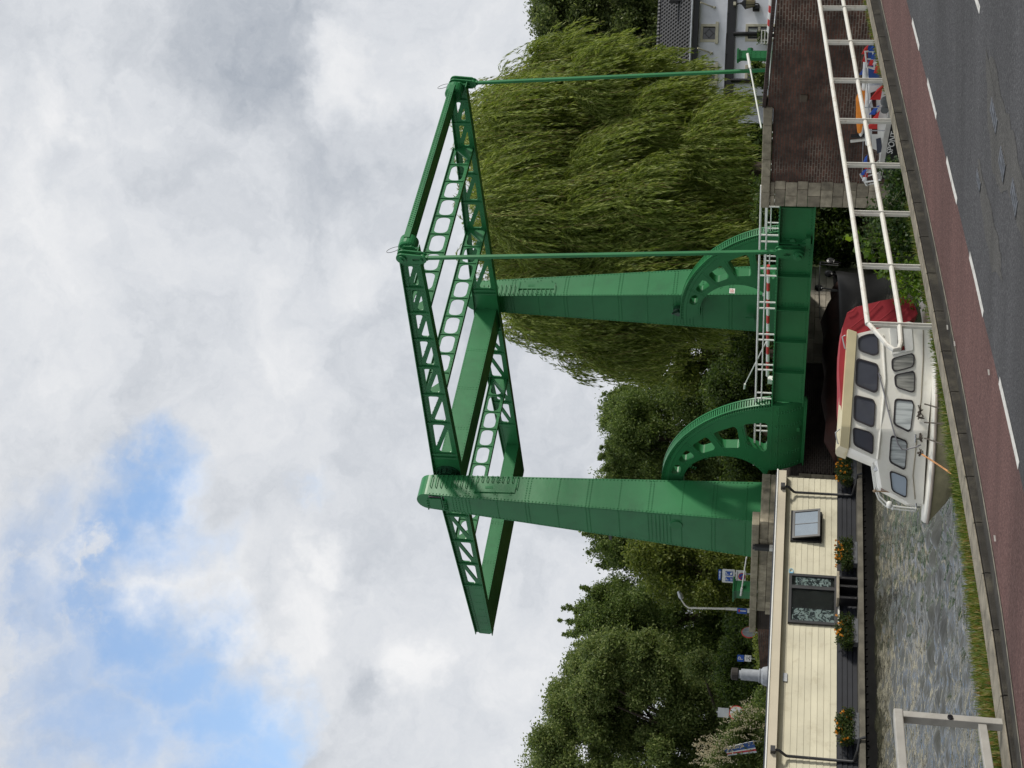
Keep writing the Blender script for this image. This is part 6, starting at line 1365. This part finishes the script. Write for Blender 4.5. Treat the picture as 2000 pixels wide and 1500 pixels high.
sh_ = hx(1478, 18); m = MB(); m.tube([(0, 0, 0), (0, 0, .35)], .18, 10); o = m.build('alarm_box', BLACK, ho, bevel=.03); o.location = (sh_[0], -.2, sh_[1]-.15)
# window box with white rail
a, b = hx(1498, 90), hx(1480, 78); fb = thing('window_box', 'white railed flower box under the lower window of the white house', 'planter', (ho.location.x+a[0], HD-.35, hz0+a[1]-.1), 0)
wd2 = b[0]-a[0]; m = MB()
for z in (.05, .2, .36): m.box(0, wd2+.4, -.16, -.12, z, z+.05)
for x in (0, wd2*.5, wd2+.35): m.box(x, x+.05, -.118, -.08, 0, .42)
m.build('rail', WHITE, fb); C = np.stack([RNG.uniform(0, wd2+.4, 160), RNG.normal(0, .07, 160), RNG.uniform(.1, .6, 160)], 1); v, q = quads(C, RNG.normal(size=(160, 3)), .12, .07, RNG); mesh_np('plants', v, q, LMID, fb)

# ================================================================== SIGNS AND LAMP BEYOND THE LEFT QUAY
def post_thing(name, label, cat, ix, iy, d, zb, group=None):
    p = at(ix, iy, d); p[2] = zb; return thing(name, label, cat, p, 0, group)
def loc(o, ix, iy, d, dy=0.): q = at(ix, iy, d); return (float(q[0]-o.location.x), dy, float(q[2]-o.location.z))
def panel(o, pname, d, ix0, ix1, iy0, iy1, m_, parent=None, y=0., rad=.04):
    a, b = loc(o, ix0, iy1, d), loc(o, ix1, iy0, d); x0, x1, z0, z1 = a[0], b[0], b[2], a[2]; P2 = round_poly([(x0, z0), (x1, z0), (x1, z1), (x0, z1)], rad, 3)
    m = MB(); m.plate(P2, [], lambda u, v, h: (u, y-h, v), 0, .025); return m.build(pname, m_, parent or o), ((x0+x1)/2, (z0+z1)/2, x1-x0, z1-z0)
def sign_text(o, s, c, y, size, m_, parent): 
    M = Matrix(((1, 0, 0, c[0]), (0, 0, -1, y), (0, 1, 0, c[1]), (0, 0, 0, 1))); return text_mesh('lettering', s, size, m_, parent, M, .003)
d = 67.; s1 = post_thing('parking_sign', 'tall blue and white parking board with two P signs left of the near tower', 'sign', 1475, 1125, d, 2.2)
m = MB()
for iy in (1118, 1133): q = loc(s1, 1410, iy, d); m.tube([(q[0], .06, 0), (q[0], .06, q[2])], .035, 8)
m.build('post', GALV, s1)
pn, c = panel(s1, 'name_plate', d, 1402.5, 1409, 1112, 1132.5, BLUE)
m = MB()
for k, (a, b) in enumerate(((-.36, -.24), (-.2, .1), (.13, .36))): m.box(c[0]+a*c[2], c[0]+b*c[2], -.032, -.027, c[1]-.03, c[1]+.03)
m.build('lettering_line', mat('pale_lettering', (.55, .62, .72), rough=.6), pn)
bpn, c = panel(s1, 'board', d, 1410, 1435.5, 1112.5, 1137, WHITE)
for iy0, iy1, t2 in ((1116.5, 1123.5, True), (1127.5, 1134.7, False)):
    p2, c2 = panel(s1, 'blue_field', d, 1416.5, 1431.6, iy0, iy1, BLUE, bpn, -.027, .01); p2.location = (0, 0, 0)
    sign_text(s1, 'P', (c2[0], c2[1]+.10), -.054, .24, WHITE, p2)
    m = MB()
    if t2: m.prism([(c2[0]-.06, -.053, c2[1]-.05), (c2[0]+.03, -.053, c2[1]-.05), (c2[0]+.07, -.053, c2[1]-.15), (c2[0]-.05, -.053, c2[1]-.13)], (0, -.004, 0))
    else: m.box(c2[0]-.05, c2[0]+.05, -.057, -.053, c2[1]-.14, c2[1]-.11); m.box(c2[0]-.05, c2[0]+.05, -.057, -.053, c2[1]-.08, c2[1]-.06)
    m.build('pictogram', WHITE, p2)
zp, c = panel(s1, 'zone_board', d, 1436.2, 1457, 1114.5, 1137, WHITE)
m = MB(); x0, x1 = c[0]-c[2]*.4, c[0]+c[2]*.4; m.box(x0, x1, -.032, -.027, c[1]+c[3]*.30, c[1]+c[3]*.38); m.build('lettering_line', mat('grey_lettering', (.35, .33, .36), rough=.6), zp)
m = MB(); cc = (c[0]-.0, -.027, c[1]-.05); m.lathe(cc, (0, -1, 0), [(0, .16), (.006, .16)], 20); dk = m.build('disc', RED, zp); m = MB(); m.lathe((cc[0], -.034, cc[2]), (0, -1, 0), [(0, .12), (.004, .12)], 20); m.build('disc_centre', BLUE, dk)
m = MB(); m.obox((cc[0]-.1, -.040, cc[2]+.1), (cc[0]+.1, -.040, cc[2]-.1), .012, .03); m.build('disc_bar', RED, dk)
d = 80.; lp = post_thing('street_lamp', 'slim white street lamp with a curved arm in front of the dark trees', 'street lamp', 1480, 1190, d, 2.1)
q0 = loc(lp, 1480, 1190.5, d); pts = [(q0[0], 0, 0), loc(lp, 1418, 1189, d)]; m = MB(); m.tube([pts[0], pts[1]], .075, 10); m.tube([pts[1], loc(lp, 1355, 1187.5, d), loc(lp, 1345, 1187, d), loc(lp, 1338, 1182, d), loc(lp, 1330, 1170, d)], [.055, .05, .045, .04, .035], 8); m.build('pole', OLDWHITE, lp, smooth=True)
a, b = loc(lp, 1332, 1172, d), loc(lp, 1325, 1155, d); m = MB(); m.tube([a, tuple(np.array(a)*.6+np.array(b)*.4), b], [.05, .13, .08], 10); hd = m.build('lamp_head', GALV, lp, smooth=True)
m = MB(); m.tube([tuple(np.array(a)*.8+np.array(b)*.2-[0, 0, .09]), tuple(np.array(a)*.2+np.array(b)*.8-[0, 0, .08])], [.07, .07], 8); m.build('lens', mat('lamp_lens', (.45, .42, .33), rough=.3), hd, smooth=True)
s2 = post_thing('dead_end_sign', 'blue dead-end sign with white bar fixed to the street lamp', 'sign', 1469, 1193, d-.2, 2.9)
bp_, c = panel(s2, 'panel', d-.2, 1439.5, 1459, 1188.5, 1198, BLUE, None, 0, .03); m = MB(); m.box(c[0]-.02, c[0]+.03, -.032, -.026, c[1]-c[3]*.4, c[1]+c[3]*.2); m.build('white_bar', WHITE, bp_); m = MB(); m.box(c[0]-.07, c[0]+.08, -.034, -.026, c[1]+c[3]*.22, c[1]+c[3]*.36); m.build('red_bar', RED, bp_)
pl_, c = panel(s2, 'under_plate', d-.2, 1459.4, 1468, 1188.5, 1197, WHITE, None, 0, .03); m = MB(); m.box(c[0]-.05, c[0]+.06, -.032, -.026, c[1]-.03, c[1]+.0); m.build('pictogram', DGREY, pl_)
d = 76.; s3 = post_thing('round_sign', 'round sign seen from its grey back above the brick wall, between the two blue signs', 'sign', 1480, 1236, d, 2.0)
q = loc(s3, 1463, 1235, d); m = MB(); R_ = .36; cpt = Vector(q); nx = Vector((.80, -.6, 0)); m.lathe(cpt, nx, [(0, R_), (.012, R_)], 24); m.build('disc_back', mat('grey_sign_back', (.34, .35, .37), rough=.5), s3); m = MB()
uu = nx.orthogonal().normalized(); ww = nx.cross(uu); m.tube([cpt+(uu*math.cos(a)+ww*math.sin(a))*R_-nx*.01 for a in lin(0, 2*PI, 25)], .028, 6); m.build('red_rim', RED, s3); m = MB(); m.tube([cpt-nx*-.03+Vector((0, 0, .3)), Vector((cpt.x+.02, cpt.y-.02, 0))], .035, 8); m.build('post', GALV, s3)
d = 63.; s4 = post_thing('parking_sign', 'small blue P sign with a white plate above the houseboat roof', 'sign', 1490, 1286, d, 2.0)
q = loc(s4, 1445, 1285, d); m = MB(); m.tube([(q[0], .04, 0), (q[0], .04, q[2])], .03, 8); m.build('post', GALV, s4)
p_, c = panel(s4, 'panel', d, 1439.5, 1453.5, 1279.5, 1291.5, BLUE, None, 0, .03); sign_text(s4, 'P', c, -.03, .27, WHITE, p_)
p_, c = panel(s4, 'under_plate', d, 1454, 1467.5, 1280, 1291.5, WHITE, None, 0, .03); m = MB(); m.obox((c[0]-.07, -.03, c[1]-.08), (c[0]+.03, -.03, c[1]-.02), .01, .03); m.lathe((c[0]+.06, -.026, c[1]-.08), (0, -1, 0), [(0, .025), (.005, .025)], 8); m.box(c[0]-.06, c[0]+.06, -.031, -.026, c[1]+.03, c[1]+.05); m.build('pictogram', DGREY, p_)
d = 62.; s5 = post_thing('sign_cluster', 'post with two grey plates and a round sign seen from behind, above the flowering bush', 'sign', 1490, 1391, d, 2.0)
GB_ = mat('plate_back', (.46, .48, .50), rough=.45, var=.12); q = loc(s5, 1404, 1391, d); m = MB(); m.tube([(q[0], .05, 0), (q[0], .05, q[2]+.1)], .035, 8); m.build('post', GALV, s5)
panel(s5, 'top_plate', d, 1401.5, 1424, 1383.5, 1400, GB_, None, 0, .02); panel(s5, 'bottom_plate', d, 1453, 1472, 1385, 1397.5, mat('pale_plate_back', (.58, .60, .58), rough=.45), None, 0, .02)
q = loc(s5, 1438.5, 1392.5, d); m = MB(); m.lathe(q, (.5, -.86, 0), [(0, .29), (.012, .29)], 24); m.build('disc_back', GB_, s5); m = MB(); nx = Vector((.5, -.86, 0)); uu = nx.orthogonal().normalized(); ww = nx.cross(uu); m.tube([Vector(q)+(uu*math.cos(a)+ww*math.sin(a))*.29 for a in lin(0, 2*PI, 25)], .022, 6); m.build('red_rim', RED, s5)
d = 55.9; s6 = post_thing('banner', 'tilted blue, white and red banner half hidden in the flowering bush', 'banner', 1490, 1465, d, 2.0)
A_, B_, C_, D_ = [np.array(loc(s6, *p, d)) for p in ((1413, 1462), (1472, 1448), (1478, 1470), (1422, 1476))]
for u0, u1, m_, nm in ((0, .55, mat('banner_blue', (.04, .10, .30), rough=.8), 'blue_band'), (.55, .66, FLC['white'], 'white_band'), (.66, .84, mat('banner_red', (.5, .05, .06), rough=.8), 'red_band'), (.84, 1, mat('banner_pale', (.5, .55, .62), rough=.8), 'pale_band')):
    m = MB(); q = [B_+(C_-B_)*u0, B_+(C_-B_)*u1, A_+(D_-A_)*u1, A_+(D_-A_)*u0]; m.prism(q, (0, .02, 0)); m.build(nm, m_, s6)
m = MB(); m.tube([(B_[0], .05, 0), tuple(B_+[0, .05, 0]), tuple(A_+[0, .05, 0])], .02, 6); m.build('pole', GALV, s6)

# ================================================================== SKY, SUN, CAMERA
w = bpy.data.worlds.new('World'); sc.world = w; w.use_nodes = True; nt = w.node_tree; N = nt.nodes; L = nt.links; bg = N['Background']
SUN = Vector((.94, -.14, .45)).normalized(); el = math.asin(SUN.z); az = math.atan2(SUN.x, SUN.y)
sky = N.new('ShaderNodeTexSky'); sky.sky_type = 'NISHITA'; sky.sun_disc = False; sky.sun_elevation = el; sky.sun_rotation = az; sky.air_density = 1.0; sky.dust_density = .6; sky.ozone_density = 1.5
bg.inputs['Strength'].default_value = .12
tc = N.new('ShaderNodeTexCoord'); nrm = N.new('ShaderNodeVectorMath'); nrm.operation = 'NORMALIZE'; L.new(tc.outputs['Generated'], nrm.inputs[0]); DIR = nrm.outputs['Vector']
def noise(scale, det, rough=.55, dist=0., vec=DIR, offs=(0, 0, 0), st=(1, 1, 1)):
    mp = N.new('ShaderNodeMapping'); mp.inputs['Location'].default_value = offs; mp.inputs['Scale'].default_value = st; L.new(vec, mp.inputs[0])
    n = N.new('ShaderNodeTexNoise'); n.inputs['Scale'].default_value = scale; n.inputs['Detail'].default_value = det; n.inputs['Roughness'].default_value = rough; n.inputs['Distortion'].default_value = dist; L.new(mp.outputs[0], n.inputs['Vector']); return n
def math_(op, a, b=None, c=None):
    n = N.new('ShaderNodeMath'); n.operation = op
    for i, v in enumerate((a, b, c)):
        if v is None: continue
        if isinstance(v, (int, float)): n.inputs[i].default_value = v
        else: L.new(v, n.inputs[i])
    return n.outputs[0]
def maprange(v, a, b, c=0., d=1., smooth=True):
    n = N.new('ShaderNodeMapRange'); n.interpolation_type = 'SMOOTHSTEP' if smooth else 'LINEAR'; L.new(v, n.inputs[0])
    for i, x in enumerate((a, b, c, d)): n.inputs[1+i].default_value = x
    return n.outputs[0]
wn = noise(9, 6, .6); wo = N.new('ShaderNodeVectorMath'); wo.operation = 'MULTIPLY_ADD'; wo.inputs[1].default_value = (.17, .17, .17); L.new(wn.outputs['Color'], wo.inputs[0]); L.new(DIR, wo.inputs[2])
wo2 = N.new('ShaderNodeVectorMath'); wo2.operation = 'SUBTRACT'; L.new(wo.outputs[0], wo2.inputs[0]); wo2.inputs[1].default_value = (.085, .085, .085); WD = wo2.outputs[0]
def blob_mask(spots, soft=.5, k=1.):
    acc = None
    for ix, iy, rpx, wgt in spots:
        r = ray(ix, iy); r = r/np.linalg.norm(r); ds = N.new('ShaderNodeVectorMath'); ds.operation = 'DISTANCE'; L.new(WD, ds.inputs[0]); ds.inputs[1].default_value = tuple(r)
        rpx *= k; v = maprange(ds.outputs['Value'], rpx/FPX, rpx/FPX*(1-soft)*.4, 0., wgt); acc = v if acc is None else math_('MAXIMUM', acc, v)
    return acc
SKYBLUE = blob_mask([(330, 950, 95, .95), (300, 1040, 110, .95), (330, 1330, 100, .9), (240, 1180, 120, .8), (420, 1420, 110, .9), (500, 1480, 90, .85), (150, 1300, 130, .6), (60, 1060, 120, .6), (60, 1330, 130, .45), (590, 1010, 45, .35), (300, 1480, 100, .7), (20, 1180, 90, .6), (450, 1560, 120, .95), (300, 1230, 110, .9), (200, 1420, 120, .75), (120, 1160, 90, .55)], .75, 1.5)
WHITEB = blob_mask([(130, 230, 110, .8), (640, 1130, 90, 1.), (390, 960, 70, .9), (390, 1170, 90, .8), (560, 1250, 120, .8), (830, 1340, 110, .9), (720, 130, 120, .8), (740, 540, 110, .8), (560, 700, 140, .5), (500, 560, 140, .35), (70, 780, 120, .45), (180, 1090, 90, .6), (420, 1250, 70, .9), (370, 1060, 60, .9), (500, 1400, 70, .7)], .5)
GREYB = blob_mask([(520, 110, 260, .8), (350, 300, 200, .35), (640, 300, 170, .45), (500, 1020, 110, .5), (470, 1180, 90, .35), (900, 930, 150, .3), (720, 1390, 90, .5), (1130, 930, 150, .35), (860, 400, 100, .3), (330, 620, 200, .25)], .8)
n1 = noise(5, 8, .58, .3, WD, (1.3, .2, 4.1), (1, 1, 1.5)); n2 = noise(14, 10, .66, .3, WD, (3, 1, 0), (1, 1, 1.3))
lum = math_('ADD', maprange(n1.outputs['Fac'], .3, .7, -.15, .15, False), maprange(n2.outputs['Fac'], .3, .7, -.10, .10, False))
lum = math_('ADD', lum, math_('MULTIPLY', WHITEB, .27)); lum = math_('SUBTRACT', lum, math_('MULTIPLY', GREYB, .33)); lum = math_('ADD', lum, .5)
cr = N.new('ShaderNodeValToRGB'); cr.color_ramp.elements[0].position = .15; cr.color_ramp.elements[0].color = (.40, .44, .50, 1); cr.color_ramp.elements[1].position = .85; cr.color_ramp.elements[1].color = (.93, .93, .935, 1); e = cr.color_ramp.elements.new(.5); e.color = (.70, .725, .765, 1); L.new(lum, cr.inputs[0])
CLS = N.new('ShaderNodeVectorMath'); CLS.operation = 'SCALE'; CLS.inputs['Scale'].default_value = 1/.12; L.new(cr.outputs[0], CLS.inputs[0])
SK = N.new('ShaderNodeVectorMath'); SK.operation = 'MULTIPLY'; L.new(sky.outputs[0], SK.inputs[0]); SK.inputs[1].default_value = (2.0, 2.08, 2.15)
bn = noise(7, 8, .62, .4, WD, (7, 2, 1)); bmask = math_('MULTIPLY', math_('MULTIPLY', SKYBLUE, .96), maprange(bn.outputs['Fac'], .36, .52, .12, 1.))
mx = N.new('ShaderNodeMix'); mx.data_type = 'RGBA'; L.new(bmask, mx.inputs[0]); L.new(CLS.outputs[0], mx.inputs[6]); L.new(SK.outputs[0], mx.inputs[7]); L.new(mx.outputs[2], bg.inputs['Color'])
w.cycles.sampling_method = 'MANUAL'; w.cycles.sample_map_resolution = 512
sd = bpy.data.lights.new('Sun', 'SUN'); sd.energy = 2.7; sd.angle = math.radians(7); sd.color = (1, .95, .86); so_ = bpy.data.objects.new('Sun', sd); COL.objects.link(so_); so_.rotation_euler = SUN.to_track_quat('Z', 'Y').to_euler()
cd = bpy.data.cameras.new('Camera'); cd.sensor_fit = 'HORIZONTAL'; cd.sensor_width = 36; cd.lens = FPX/2000*36; cd.clip_start = .1; cd.clip_end = 5000
co = bpy.data.objects.new('Camera', cd); COL.objects.link(co); X = Vector(-UP); Y = Vector(RT); Z = Vector(-FW)
co.matrix_world = Matrix(((X.x, Y.x, Z.x, 0), (X.y, Y.y, Z.y, 0), (X.z, Y.z, Z.z, CZ), (0, 0, 0, 1))); sc.camera = co
sc.view_settings.view_transform = 'Standard'; sc.view_settings.look = 'None'; sc.view_settings.exposure = 0; sc.view_settings.gamma = 1
sc.cycles.max_bounces = 6; sc.cycles.transparent_max_bounces = 8; sc.cycles.use_denoising = True
for o in bpy.data.objects:
    if '_o' in o: del o['_o']
